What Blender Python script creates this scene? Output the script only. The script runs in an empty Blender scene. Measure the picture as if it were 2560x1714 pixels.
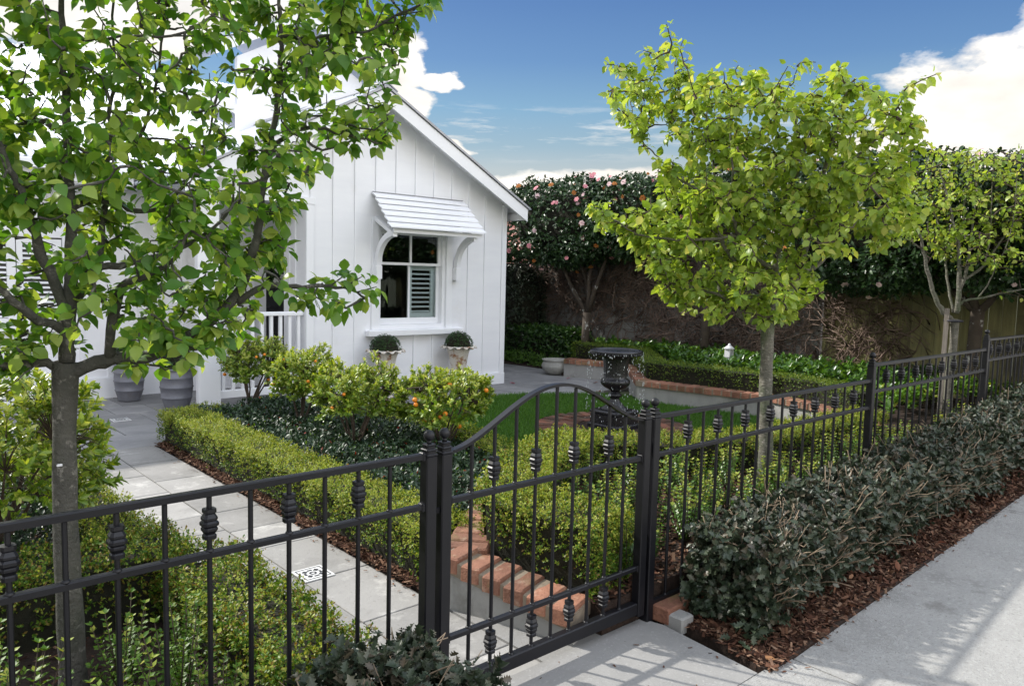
import bpy, math, random
import numpy as np
from mathutils import Vector, Matrix
random.seed(7); RNG = np.random.default_rng(7)
SC = bpy.context.scene
COL = SC.collection
R = math.radians

# ------------------------------------------------------------------ camera, sky, sun, exposure
CAM_H = 1.65
def make_camera():
    cd = bpy.data.cameras.new('camera'); cd.sensor_width = 36.0; cd.lens = 36.0*1912/2560
    cd.clip_start = 0.05; cd.clip_end = 3000
    c = bpy.data.objects.new('camera', cd); COL.objects.link(c)
    az, pt, rl = R(48.0), R(5.0), R(1.4)
    f = Vector((math.cos(az)*math.cos(pt), math.sin(az)*math.cos(pt), -math.sin(pt)))
    r = Vector((math.sin(az), -math.cos(az), 0)); u = r.cross(f)
    r2 = math.cos(rl)*r + math.sin(rl)*u; u2 = -math.sin(rl)*r + math.cos(rl)*u
    m = Matrix((r2, u2, -f)).transposed().to_4x4(); m.translation = Vector((0, 0, CAM_H))
    c.matrix_world = m
    SC.camera = c
make_camera()

SUN_AZ, SUN_EL = R(113.0), R(38.0)          # direction of the sun, from +X
def make_world():
    w = bpy.data.worlds.new('World'); SC.world = w; w.use_nodes = True
    nt = w.node_tree; N = nt.nodes; L = nt.links; N.clear()
    def nd(t, **k):
        n = N.new(t)
        for a, b in k.items(): setattr(n, a, b)
        return n
    def math_(op, a, b=None, c=None, clamp=False):
        n = nd('ShaderNodeMath', operation=op, use_clamp=clamp)
        for i, v in enumerate((a, b, c)):
            if v is None: continue
            if isinstance(v, (int, float)): n.inputs[i].default_value = v
            else: L.new(v, n.inputs[i])
        return n.outputs[0]
    out = nd('ShaderNodeOutputWorld'); bg = nd('ShaderNodeBackground'); bg.inputs[1].default_value = 0.15
    L.new(bg.outputs[0], out.inputs[0])
    sky = nd('ShaderNodeTexSky', sky_type='NISHITA'); sky.sun_disc = False
    sky.sun_elevation = SUN_EL; sky.sun_rotation = R(90) - SUN_AZ
    sky.air_density = 1.0; sky.dust_density = 0.6; sky.ozone_density = 2.0
    tc = nd('ShaderNodeTexCoord'); nrm = nd('ShaderNodeVectorMath', operation='NORMALIZE'); L.new(tc.outputs['Generated'], nrm.inputs[0])
    sep = nd('ShaderNodeSeparateXYZ'); L.new(nrm.outputs[0], sep.inputs[0])
    el = math_('MULTIPLY', math_('ARCSINE', sep.outputs[2]), 57.2958)
    az = math_('MULTIPLY', math_('ARCTAN2', sep.outputs[1], sep.outputs[0]), 57.2958)
    # clear-sky colour by elevation
    rp = nd('ShaderNodeValToRGB'); L.new(math_('DIVIDE', el, 40.0, clamp=True), rp.inputs[0])
    e = rp.color_ramp.elements
    e[0].position = 0.0; e[0].color = (0.80, 0.84, 0.86, 1); e[1].position = 1.0; e[1].color = (0.10, 0.30, 0.80, 1)
    for p, c in ((0.19, (0.80, 0.84, 0.80, 1)), (0.235, (0.50, 0.70, 0.80, 1)), (0.30, (0.32, 0.62, 0.88, 1)), (0.38, (0.17, 0.40, 0.80, 1)), (0.475, (0.10, 0.28, 0.70, 1))):
        q = e.new(p); q.color = c
    tint = nd('ShaderNodeMixRGB', blend_type='MULTIPLY'); tint.inputs[0].default_value = 1.0
    sc = nd('ShaderNodeMixRGB', blend_type='MIX'); sc.inputs[0].default_value = SKY_OWN
    L.new(sky.outputs[0], sc.inputs[1])
    own = nd('ShaderNodeVectorMath', operation='SCALE'); L.new(rp.outputs[0], own.inputs[0]); own.inputs['Scale'].default_value = SKY_SCALE
    L.new(own.outputs[0], sc.inputs[2])
    # clouds
    warp = nd('ShaderNodeCombineXYZ')
    k = math_('MAXIMUM', sep.outputs[2], 0.05)
    mp = nd('ShaderNodeVectorMath', operation='MULTIPLY'); L.new(nrm.outputs[0], mp.inputs[0]); mp.inputs[1].default_value = (1, 1, 2.2)
    nz = nd('ShaderNodeTexNoise'); nz.inputs['Scale'].default_value = 9.0; nz.inputs['Detail'].default_value = 10; nz.inputs['Roughness'].default_value = 0.56
    L.new(mp.outputs[0], nz.inputs['Vector'])
    big = nd('ShaderNodeTexNoise'); big.inputs['Scale'].default_value = 2.2; big.inputs['Detail'].default_value = 7; big.inputs['Roughness'].default_value = 0.55
    L.new(mp.outputs[0], big.inputs['Vector'])
    n0 = math_('SUBTRACT', nz.outputs[0], 0.5)
    wz = nd('ShaderNodeTexNoise'); wz.inputs['Scale'].default_value = 13.0; wz.inputs['Detail'].default_value = 6; L.new(mp.outputs[0], wz.inputs['Vector'])
    wsep = nd('ShaderNodeSeparateColor'); L.new(wz.outputs['Color'], wsep.inputs[0])
    azw = math_('ADD', az, math_('MULTIPLY', math_('SUBTRACT', wsep.outputs[0], 0.5), 5.0)); elw = math_('ADD', el, math_('MULTIPLY', math_('SUBTRACT', wsep.outputs[1], 0.5), 4.0))
    def puff(a0, e0, ra, re):
        da = math_('DIVIDE', math_('SUBTRACT', azw, a0), ra); de = math_('DIVIDE', math_('SUBTRACT', elw, e0), re)
        d = math_('SQRT', math_('ADD', math_('MULTIPLY', da, da), math_('MULTIPLY', de, de)))
        return math_('SUBTRACT', 1.0, d)
    m = None
    for p in ((58.6, 15.4, 3.4, 1.7), (56.2, 14.5, 2.2, 1.5), (53.4, 13.8, 1.9, 1.0), (57.6, 12.3, 3.2, 1.5), (53.4, 9.2, 1.6, 1.2), (62, 12, 5, 3),
              (14.0, 9.0, 11.0, 6.0), (6.0, 12.0, 12.0, 6.5), (19.5, 8.0, 7.0, 4.2), (-6.0, 14.0, 12.0, 8.0), (80, 19, 17, 6.5), (100, 14, 14, 6)):
        q = puff(*p)
        m = q if m is None else math_('MAXIMUM', m, q)
    m = math_('MAXIMUM', m, -0.6)
    band = math_('MULTIPLY', math_('SUBTRACT', 8.0, el), 0.5)               # low bank along the horizon
    band = math_('MINIMUM', band, 0.6)
    m = math_('MAXIMUM', m, math_('SUBTRACT', band, 0.15))
    mask = math_('ADD', math_('MULTIPLY', m, 1.5), math_('MULTIPLY', n0, 2.6))
    mask = math_('MULTIPLY', math_('ADD', mask, 0.03), 3.2, clamp=True)
    # broken cloud over the rest of the sky (behind and above the camera)
    dz = math_('ABSOLUTE', math_('SUBTRACT', az, 40.0))
    away = math_('MULTIPLY', math_('SUBTRACT', math_('MAXIMUM', math_('DIVIDE', dz, 45.0), math_('DIVIDE', el, 26.0)), 1.0), 0.5, clamp=True)
    away = math_('MINIMUM', away, 0.20)
    bm = math_('MULTIPLY', math_('SUBTRACT', math_('ADD', big.outputs[0], away), 0.555), 7.0, clamp=True)
    bm = math_('MULTIPLY', bm, math_('MULTIPLY', away, 7.0), clamp=True)
    # thin wisps in the blue
    wv = nd('ShaderNodeVectorMath', operation='MULTIPLY'); L.new(nrm.outputs[0], wv.inputs[0]); wv.inputs[1].default_value = (3, 3, 26)
    wn = nd('ShaderNodeTexNoise'); wn.inputs['Scale'].default_value = 3.0; wn.inputs['Detail'].default_value = 9; wn.inputs['Roughness'].default_value = 0.65
    L.new(wv.outputs[0], wn.inputs['Vector'])
    low = math_('SUBTRACT', 1.0, math_('DIVIDE', math_('ABSOLUTE', math_('SUBTRACT', el, 10.4)), 2.3), clamp=True)
    wm = math_('MULTIPLY', math_('MULTIPLY', math_('SUBTRACT', wn.outputs[0], 0.50), 5.0, clamp=True), math_('MULTIPLY', low, 0.8))
    mask = math_('MAXIMUM', math_('MAXIMUM', mask, bm), wm, clamp=True)
    cc = nd('ShaderNodeMixRGB'); cc.inputs[1].default_value = (*[CLOUD*v for v in (1.0, 0.945, 0.87)], 1); cc.inputs[2].default_value = (*[CLOUD*v for v in (0.88, 0.94, 1.06)], 1)
    L.new(math_('DIVIDE', math_('SUBTRACT', el, 12.0), 20.0, clamp=True), cc.inputs[0])
    # clouds opposite the sun are brightened, fill light added for the shaded house wall
    dt = nd('ShaderNodeVectorMath', operation='DOT_PRODUCT'); L.new(nrm.outputs[0], dt.inputs[0]); dt.inputs[1].default_value = (-math.cos(SUN_AZ), -math.sin(SUN_AZ), 0.25)
    fl = math_('ADD', 1.0, math_('MULTIPLY', math_('MAXIMUM', math_('ADD', dt.outputs['Value'], -0.22), 0.0), CLOUD_FILL))
    c2 = nd('ShaderNodeVectorMath', operation='SCALE'); L.new(cc.outputs[0], c2.inputs[0]); L.new(math_('MULTIPLY', fl, math_('ADD', 0.62, math_('MULTIPLY', wsep.outputs[2], 0.66))), c2.inputs['Scale'])
    fin = nd('ShaderNodeMixRGB'); L.new(mask, fin.inputs[0]); L.new(sc.outputs[0], fin.inputs[1]); L.new(c2.outputs[0], fin.inputs[2])
    L.new(fin.outputs[0], bg.inputs[0])
SKY_OWN, SKY_SCALE, CLOUD, CLOUD_FILL = 0.9, 1.42, 3.05, 1.8
make_world()
sd = bpy.data.lights.new('sun', 'SUN'); sd.energy = 2.15; sd.angle = R(1.2); sd.color = (1.0, 0.955, 0.88)
sun = bpy.data.objects.new('sun', sd); COL.objects.link(sun)
sv = Vector((math.cos(SUN_AZ)*math.cos(SUN_EL), math.sin(SUN_AZ)*math.cos(SUN_EL), math.sin(SUN_EL)))
sun.rotation_euler = sv.to_track_quat('Z', 'Y').to_euler(); sun.location = (0, 20, 20)
SC.view_settings.view_transform = 'Standard'; SC.view_settings.look = 'None'
SC.view_settings.gamma = 1.0; SC.view_settings.exposure = 1.38; SC.view_settings.use_curve_mapping = False
SC.render.engine = 'CYCLES'
SC.cycles.max_bounces = 8; SC.cycles.transparent_max_bounces = 16; SC.cycles.diffuse_bounces = 4

# ------------------------------------------------------------------ materials
def NT(m):
    m.use_nodes = True; nt = m.node_tree; nt.nodes.clear(); return nt
def ramp2(nt, fac, c1, c2, p1=0.3, p2=0.7, extra=()):
    r = nt.nodes.new('ShaderNodeValToRGB'); e = r.color_ramp.elements
    e[0].position = p1; e[0].color = (*c1, 1); e[1].position = p2; e[1].color = (*c2, 1)
    for p, c in extra:
        q = e.new(p); q.color = (*c, 1)
    nt.links.new(fac, r.inputs[0]); return r.outputs[0]
def noise(nt, scale, detail=5, rough=0.6, vec=None, sc3=None):
    n = nt.nodes.new('ShaderNodeTexNoise'); n.inputs['Scale'].default_value = scale; n.inputs['Detail'].default_value = detail; n.inputs['Roughness'].default_value = rough
    if vec is None:
        tc = nt.nodes.new('ShaderNodeTexCoord'); vec = tc.outputs['Object']
    if sc3:
        mp = nt.nodes.new('ShaderNodeVectorMath'); mp.operation = 'MULTIPLY'; mp.inputs[1].default_value = sc3
        nt.links.new(vec, mp.inputs[0]); vec = mp.outputs[0]
    nt.links.new(vec, n.inputs['Vector']); return n.outputs[0]
def mix(nt, fac, a, b, mode='MIX'):
    n = nt.nodes.new('ShaderNodeMixRGB'); n.blend_type = mode
    for i, v in ((0, fac), (1, a), (2, b)):
        if isinstance(v, (int, float)): n.inputs[i].default_value = v
        elif isinstance(v, tuple): n.inputs[i].default_value = (*v, 1)
        else: nt.links.new(v, n.inputs[i])
    return n.outputs[0]
def sm(name, c1, c2=None, scale=4.0, rough=0.6, bump=0.0, bscale=60.0, metal=0.0, spec=0.5, patch=None, pscale=1.5, pth=(0.5, 0.62), objvar=0.0, sc3=None, world=False, coat=0.0, roughvar=0.0):
    """principled material: base colour drifting between c1 and c2, optional blotches (patch), bump, per-object value change"""
    m = bpy.data.materials.new(name); nt = NT(m); L = nt.links
    out = nt.nodes.new('ShaderNodeOutputMaterial'); p = nt.nodes.new('ShaderNodeBsdfPrincipled'); L.new(p.outputs[0], out.inputs[0])
    tc = nt.nodes.new('ShaderNodeTexCoord'); vec = tc.outputs['Object']
    if world:
        g = nt.nodes.new('ShaderNodeNewGeometry'); vec = g.outputs['Position']
    c = ramp2(nt, noise(nt, scale, vec=vec, sc3=sc3), c1, c2 or c1)
    if patch:
        for i, (pc, ps, th) in enumerate(patch if isinstance(patch, list) else [(patch, pscale, pth)]):
            f = ramp2(nt, noise(nt, ps, 8, 0.65, vec=vec), (0, 0, 0), (1, 1, 1), *th); c = mix(nt, f, c, pc)
    if objvar:
        oi = nt.nodes.new('ShaderNodeObjectInfo')
        f = ramp2(nt, oi.outputs['Random'], (1-objvar,)*3, (1+objvar,)*3, 0, 1); c = mix(nt, 1.0, c, f, 'MULTIPLY')
    L.new(c, p.inputs['Base Color'])
    p.inputs['Roughness'].default_value = rough; p.inputs['Metallic'].default_value = metal; p.inputs['Specular IOR Level'].default_value = spec
    if roughvar:
        rr = ramp2(nt, noise(nt, 6, vec=vec), (rough-roughvar,)*3, (rough+roughvar,)*3); L.new(rr, p.inputs['Roughness'])
    if coat: p.inputs['Coat Weight'].default_value = coat
    if bump:
        b = nt.nodes.new('ShaderNodeBump'); b.inputs['Strength'].default_value = bump; b.inputs['Distance'].default_value = 0.02
        L.new(noise(nt, bscale, 6, 0.65, vec=vec, sc3=sc3), b.inputs['Height']); L.new(b.outputs[0], p.inputs['Normal'])
    return m
def leafm(name, cols, trans=0.3, rough=0.35, spec=0.5, tcol=None):
    """leaf material: colour picked per leaf (mesh island + object), some light passes through"""
    m = bpy.data.materials.new(name); nt = NT(m); L = nt.links
    out = nt.nodes.new('ShaderNodeOutputMaterial'); p = nt.nodes.new('ShaderNodeBsdfPrincipled')
    g = nt.nodes.new('ShaderNodeNewGeometry'); oi = nt.nodes.new('ShaderNodeObjectInfo')
    a = nt.nodes.new('ShaderNodeMath'); a.operation = 'ADD'; L.new(g.outputs['Random Per Island'], a.inputs[0]); L.new(oi.outputs['Random'], a.inputs[1])
    fr = nt.nodes.new('ShaderNodeMath'); fr.operation = 'FRACT'; L.new(a.outputs[0], fr.inputs[0])
    r = nt.nodes.new('ShaderNodeValToRGB'); e = r.color_ramp.elements; n = len(cols)
    e[0].position = 0; e[0].color = (*cols[0], 1); e[1].position = 1; e[1].color = (*cols[-1], 1)
    for i in range(1, n-1):
        q = e.new(i/(n-1)); q.color = (*cols[i], 1)
    L.new(fr.outputs[0], r.inputs[0])
    L.new(r.outputs[0], p.inputs['Base Color']); p.inputs['Roughness'].default_value = rough; p.inputs['Specular IOR Level'].default_value = spec
    t = nt.nodes.new('ShaderNodeBsdfTranslucent')
    hs = nt.nodes.new('ShaderNodeHueSaturation'); hs.inputs['Saturation'].default_value = 1.12; hs.inputs['Value'].default_value = 1.5; hs.inputs['Hue'].default_value = 0.485
    L.new(r.outputs[0], hs.inputs['Color']); L.new(hs.outputs[0], t.inputs[0])
    mx = nt.nodes.new('ShaderNodeMixShader'); mx.inputs[0].default_value = trans
    L.new(p.outputs[0], mx.inputs[1]); L.new(t.outputs[0], mx.inputs[2]); L.new(mx.outputs[0], out.inputs[0])
    return m
def glassm(name, tint=(0.9, 0.95, 0.95)):
    m = bpy.data.materials.new(name); nt = NT(m); L = nt.links
    out = nt.nodes.new('ShaderNodeOutputMaterial'); t = nt.nodes.new('ShaderNodeBsdfTransparent'); t.inputs[0].default_value = (*tint, 1)
    g = nt.nodes.new('ShaderNodeBsdfGlossy'); g.inputs['Roughness'].default_value = 0.01
    f = nt.nodes.new('ShaderNodeFresnel'); f.inputs[0].default_value = 1.5
    mx = nt.nodes.new('ShaderNodeMixShader'); L.new(f.outputs[0], mx.inputs[0]); L.new(t.outputs[0], mx.inputs[1]); L.new(g.outputs[0], mx.inputs[2]); L.new(mx.outputs[0], out.inputs[0])
    return m

M = dict(
    iron=sm('black_iron_paint', (0.004, 0.004, 0.006), (0.008, 0.008, 0.011), rough=0.42, spec=0.38, bump=0.05, bscale=40, roughvar=0.06, world=True),
    white=sm('white_weatherboard_paint', (0.80, 0.81, 0.845), (0.85, 0.86, 0.885), scale=1.2, rough=0.55, bump=0.08, bscale=30, sc3=(1.0, 1.0, 6.0), world=True, patch=[((0.72, 0.71, 0.70), 0.8, (0.62, 0.85))]),
    trim=sm('white_trim_paint', (0.80, 0.815, 0.85), (0.85, 0.86, 0.885), scale=2, rough=0.42, world=True),
    roof=sm('white_roofing_iron', (0.56, 0.60, 0.67), (0.64, 0.67, 0.74), scale=1.5, rough=0.5, world=True),
    flash=sm('grey_flashing', (0.30, 0.31, 0.34), (0.4, 0.41, 0.44), rough=0.45, metal=0.3, world=True),
    dark_room=sm('interior_shade', (0.012, 0.011, 0.010), (0.03, 0.026, 0.022), rough=0.8, world=True),
    door=sm('black_door_paint', (0.012, 0.012, 0.015), (0.02, 0.02, 0.024), rough=0.35, world=True),
    brass=sm('brass', (0.55, 0.38, 0.12), rough=0.35, metal=1.0),
    steel=sm('steel', (0.5, 0.5, 0.5), rough=0.3, metal=1.0),
    glass=glassm('window_glass'),
    paver=sm('bluestone_paver', (0.27, 0.262, 0.25), (0.34, 0.33, 0.315), scale=2.6, rough=0.8, bump=0.25, bscale=45, patch=[((0.50, 0.485, 0.46), 4.5, (0.56, 0.70)), ((0.19, 0.185, 0.175), 2.0, (0.52, 0.75)), ((0.22, 0.215, 0.2), 30, (0.58, 0.7))], objvar=0.20, world=True),
    patio=sm('slate_grey_paver', (0.19, 0.19, 0.195), (0.27, 0.268, 0.268), scale=3.2, rough=0.7, bump=0.3, bscale=35, patch=[((0.36, 0.35, 0.34), 3.0, (0.55, 0.72))], objvar=0.22, world=True),
    grout=sm('sand_grout', (0.12, 0.11, 0.10), (0.17, 0.155, 0.14), scale=20, rough=0.9, world=True),
    walk=sm('footpath_concrete', (0.32, 0.317, 0.305), (0.38, 0.375, 0.36), scale=5, rough=0.88, bump=0.6, bscale=120, patch=[((0.21, 0.21, 0.195), 1.6, (0.55, 0.78)), ((0.41, 0.41, 0.395), 45, (0.5, 0.66)), ((0.24, 0.24, 0.225), 80, (0.54, 0.68)), ((0.20, 0.195, 0.18), 3.5, (0.60, 0.74))], world=True),
    pad=sm('pale_concrete', (0.25, 0.247, 0.24), (0.30, 0.295, 0.285), scale=5, rough=0.85, bump=0.3, bscale=130, patch=[((0.20, 0.195, 0.185), 2.5, (0.55, 0.8)), ((0.35, 0.345, 0.335), 60, (0.58, 0.66))], world=True),
    conc=sm('rendered_concrete', (0.30, 0.30, 0.29), (0.38, 0.375, 0.36), scale=5, rough=0.85, bump=0.2, bscale=50, patch=[((0.20, 0.195, 0.18), 4.0, (0.52, 0.7))], sc3=(1.6, 1.6, 0.5), world=True),
    brick=sm('red_brick', (0.22, 0.098, 0.062), (0.34, 0.160, 0.100), scale=9, rough=0.85, bump=0.5, bscale=60, patch=[((0.42, 0.28, 0.20), 11, (0.55, 0.70)), ((0.14, 0.055, 0.036), 7, (0.54, 0.70)), ((0.20, 0.165, 0.06), 5.0, (0.54, 0.70))], objvar=0.35, world=True),
    oldbrick=sm('muddy_old_brick', (0.13, 0.055, 0.035), (0.22, 0.085, 0.050), scale=9, rough=0.9, bump=0.6, bscale=50, patch=[((0.07, 0.05, 0.03), 6, (0.45, 0.6)), ((0.30, 0.16, 0.10), 12, (0.6, 0.7))], objvar=0.4, world=True),
    mortar=sm('mortar', (0.21, 0.165, 0.12), (0.29, 0.24, 0.18), scale=20, rough=0.95, world=True),
    block=sm('grey_block', (0.20, 0.20, 0.19), (0.27, 0.265, 0.25), scale=4, rough=0.9, bump=0.3, bscale=40, patch=[((0.12, 0.115, 0.10), 2.0, (0.5, 0.7))], objvar=0.15, world=True),
    soil=sm('bark_soil', (0.016, 0.009, 0.006), (0.045, 0.024, 0.015), scale=30, rough=0.95, bump=0.8, bscale=60, world=True),
    earth=sm('earth', (0.10, 0.09, 0.06), (0.07, 0.10, 0.04), scale=0.6, rough=0.95, world=True),
    turf=sm('turf_base', (0.020, 0.052, 0.012), (0.035, 0.080, 0.018), scale=25, rough=0.95, bump=0.6, bscale=120, world=True),
    mossy=sm('mossy_timber', (0.16, 0.15, 0.07), (0.27, 0.25, 0.11), scale=3, rough=0.9, bump=0.4, bscale=14, sc3=(8, 8, 0.8), patch=[((0.10, 0.09, 0.06), 1.6, (0.5, 0.66))], objvar=0.25, world=True),
    stained=sm('dark_stained_timber', (0.018, 0.017, 0.02), (0.035, 0.032, 0.035), rough=0.7, objvar=0.2, world=True),
    stake=sm('grey_stake_timber', (0.17, 0.145, 0.12), (0.28, 0.245, 0.21), scale=6, rough=0.9, bump=0.4, bscale=20, sc3=(10, 10, 0.8), world=True),
    bark=sm('pear_bark', (0.13, 0.125, 0.10), (0.21, 0.195, 0.16), scale=7, rough=0.85, bump=1.0, bscale=30, sc3=(1, 1, 2.5), patch=[((0.09, 0.12, 0.06), 3.0, (0.5, 0.7)), ((0.30, 0.28, 0.24), 22, (0.56, 0.64)), ((0.07, 0.065, 0.05), 9, (0.58, 0.68))], world=True),
    darkbark=sm('dark_bark', (0.055, 0.053, 0.046), (0.105, 0.10, 0.085), scale=7, rough=0.85, bump=1.0, bscale=34, patch=[((0.20, 0.19, 0.165), 26, (0.57, 0.64)), ((0.045, 0.05, 0.035), 2.5, (0.5, 0.7))], world=True),
    cambark=sm('camellia_bark', (0.045, 0.034, 0.025), (0.08, 0.062, 0.045), scale=7, rough=0.9, bump=0.5, bscale=24, patch=[((0.38, 0.38, 0.35), 9.0, (0.60, 0.66))], world=True),
    twig=sm('tan_twig', (0.20, 0.145, 0.095), (0.33, 0.25, 0.17), rough=0.85, world=True),
    browntwig=sm('brown_twig', (0.045, 0.032, 0.024), (0.09, 0.065, 0.048), rough=0.9, world=True),
    vine=sm('dead_vine', (0.075, 0.048, 0.036), (0.33, 0.24, 0.19), scale=3, rough=0.9, world=True),
    hedgecore=sm('dark_hedge_core', (0.010, 0.011, 0.005), (0.020, 0.019, 0.009), scale=30, rough=1.0, bump=0.5, bscale=80, world=True),  # near-black colour for the solid cores added inside foliage
    zinc=sm('grey_zinc_pot', (0.14, 0.145, 0.17), (0.22, 0.222, 0.25), scale=4, rough=0.5, metal=0.25, bump=0.2, bscale=30, patch=[((0.16, 0.15, 0.155), 5.0, (0.52, 0.7))], world=True),
    urn=sm('rusty_white_iron', (0.58, 0.54, 0.48), (0.70, 0.67, 0.62), scale=6, rough=0.75, bump=0.3, bscale=50, patch=[((0.26, 0.115, 0.04), 9.0, (0.53, 0.64)), ((0.42, 0.28, 0.15), 20.0, (0.55, 0.7))], sc3=(1, 1, 0.45), world=True),
    fount=sm('wet_black_iron', (0.010, 0.010, 0.013), (0.022, 0.022, 0.028), scale=9, rough=0.22, spec=0.6, bump=0.3, bscale=60, world=True),
    stone=sm('cast_stone', (0.32, 0.315, 0.29), (0.42, 0.41, 0.38), scale=12, rough=0.85, bump=0.4, bscale=70, patch=[((0.24, 0.25, 0.2), 4, (0.55, 0.7))], world=True),
    lantern=sm('white_stone', (0.62, 0.63, 0.65), (0.72, 0.73, 0.75), rough=0.8, world=True),
    water=sm('water_surface', (0.01, 0.012, 0.014), rough=0.03, spec=0.8, bump=0.6, bscale=25, world=True),
    drop=sm('falling_water', (0.75, 0.8, 0.85), rough=0.08, spec=1.0),
    orange=sm('orange_fruit', (0.72, 0.17, 0.01), (0.85, 0.34, 0.02), scale=60, rough=0.4, bump=0.1, bscale=150),
    tilew=sm('white_glazed_tile', (0.75, 0.75, 0.74), rough=0.3), tileb=sm('dark_glazed_tile', (0.04, 0.04, 0.05), rough=0.35),
    pinkroof=sm('pink_roof_tiles', (0.34, 0.15, 0.11), (0.46, 0.23, 0.18), scale=12, rough=0.9, bump=0.5, bscale=12, world=True),
    rubber=sm('black_tree_tie', (0.02, 0.02, 0.03), rough=0.6),
    scar=sm('pale_paint_mark', (0.7, 0.7, 0.72), rough=0.7),
    # leaves
    pear=leafm('pear_leaf', [(0.17, 0.28, 0.045), (0.23, 0.34, 0.055), (0.29, 0.40, 0.07), (0.37, 0.46, 0.10)], trans=0.46, rough=0.36, spec=0.45),
    pearnew=leafm('new_pear_leaf', [(0.30, 0.42, 0.06), (0.40, 0.48, 0.09), (0.46, 0.46, 0.12)], trans=0.45, rough=0.4, spec=0.4),
    pearsh=leafm('deep_pear_leaf', [(0.065, 0.175, 0.026), (0.095, 0.215, 0.030), (0.125, 0.25, 0.036), (0.18, 0.30, 0.05)], trans=0.46, rough=0.38, spec=0.4),
    box=leafm('box_leaf', [(0.045, 0.115, 0.012), (0.080, 0.165, 0.016), (0.125, 0.21, 0.022)], trans=0.2, rough=0.45, spec=0.25),
    boxnew=leafm('new_box_leaf', [(0.23, 0.31, 0.04), (0.30, 0.36, 0.05), (0.40, 0.40, 0.08), (0.16, 0.25, 0.03)], trans=0.28, rough=0.45, spec=0.25),
    boxbrown=leafm('bronzed_box_leaf', [(0.16, 0.16, 0.02), (0.22, 0.13, 0.03), (0.10, 0.12, 0.015)], trans=0.2, rough=0.45, spec=0.35),
    boxball=leafm('clipped_box_leaf', [(0.015, 0.050, 0.012), (0.028, 0.075, 0.016), (0.045, 0.105, 0.022)], trans=0.12, rough=0.4, spec=0.35),
    bedbox=leafm('green_box_leaf', [(0.055, 0.120, 0.014), (0.095, 0.175, 0.020), (0.15, 0.225, 0.028)], trans=0.2, rough=0.42, spec=0.4),
    cover=leafm('glossy_ground_cover_leaf', [(0.014, 0.034, 0.016), (0.026, 0.056, 0.024), (0.046, 0.086, 0.034)], trans=0.08, rough=0.42, spec=0.42),
    covred=leafm('red_new_leaf', [(0.35, 0.03, 0.02), (0.45, 0.08, 0.02)], trans=0.2, rough=0.35),
    holly=leafm('holly_leaf', [(0.022, 0.036, 0.020), (0.034, 0.052, 0.030), (0.052, 0.070, 0.042), (0.032, 0.046, 0.022)], trans=0.06, rough=0.40, spec=0.4),
    hollynew=leafm('bronze_holly_leaf', [(0.095, 0.085, 0.055), (0.075, 0.060, 0.042), (0.075, 0.092, 0.055), (0.13, 0.115, 0.085)], trans=0.12, rough=0.4),
    cam=leafm('camellia_leaf', [(0.016, 0.042, 0.014), (0.028, 0.066, 0.020), (0.048, 0.095, 0.026)], trans=0.05, rough=0.36, spec=0.45),
    citrus=leafm('citrus_leaf', [(0.09, 0.18, 0.02), (0.16, 0.26, 0.03), (0.25, 0.34, 0.05)], trans=0.22, rough=0.3, spec=0.55),
    citrusnew=leafm('new_citrus_leaf', [(0.26, 0.36, 0.03), (0.38, 0.45, 0.06), (0.50, 0.52, 0.16)], trans=0.3, rough=0.35, spec=0.5),
    laurel=leafm('laurel_leaf', [(0.018, 0.055, 0.012), (0.032, 0.085, 0.016), (0.06, 0.13, 0.022)], trans=0.12, rough=0.3, spec=0.55),
    fresh=leafm('fresh_green_leaf', [(0.050, 0.130, 0.018), (0.085, 0.19, 0.024), (0.14, 0.25, 0.035)], trans=0.25, rough=0.35, spec=0.5),
    grass=leafm('grass_blade', [(0.045, 0.135, 0.016), (0.07, 0.175, 0.022), (0.105, 0.22, 0.03)], trans=0.25, rough=0.5, spec=0.3),
    chip=leafm('bark_chip', [(0.020, 0.010, 0.007), (0.055, 0.024, 0.014), (0.10, 0.045, 0.028), (0.17, 0.09, 0.055), (0.28, 0.18, 0.12)], trans=0.0, rough=0.9, spec=0.2),
    deadleaf=leafm('fallen_leaf', [(0.24, 0.10, 0.06), (0.36, 0.20, 0.13), (0.30, 0.14, 0.05)], trans=0.15, rough=0.7),
    pink=leafm('pink_petal', [(0.70, 0.26, 0.32), (0.78, 0.40, 0.46), (0.72, 0.34, 0.30)], trans=0.25, rough=0.6, spec=0.2),
    faded=leafm('faded_petal', [(0.42, 0.17, 0.04), (0.50, 0.22, 0.07), (0.34, 0.12, 0.03)], trans=0.2, rough=0.7, spec=0.2),
    palepink=leafm('pale_petal', [(0.80, 0.60, 0.62), (0.82, 0.68, 0.66)], trans=0.3, rough=0.6, spec=0.2),
    whitepetal=leafm('white_petal', [(0.8, 0.8, 0.76), (0.85, 0.85, 0.8)], trans=0.2, rough=0.6),
)

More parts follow.
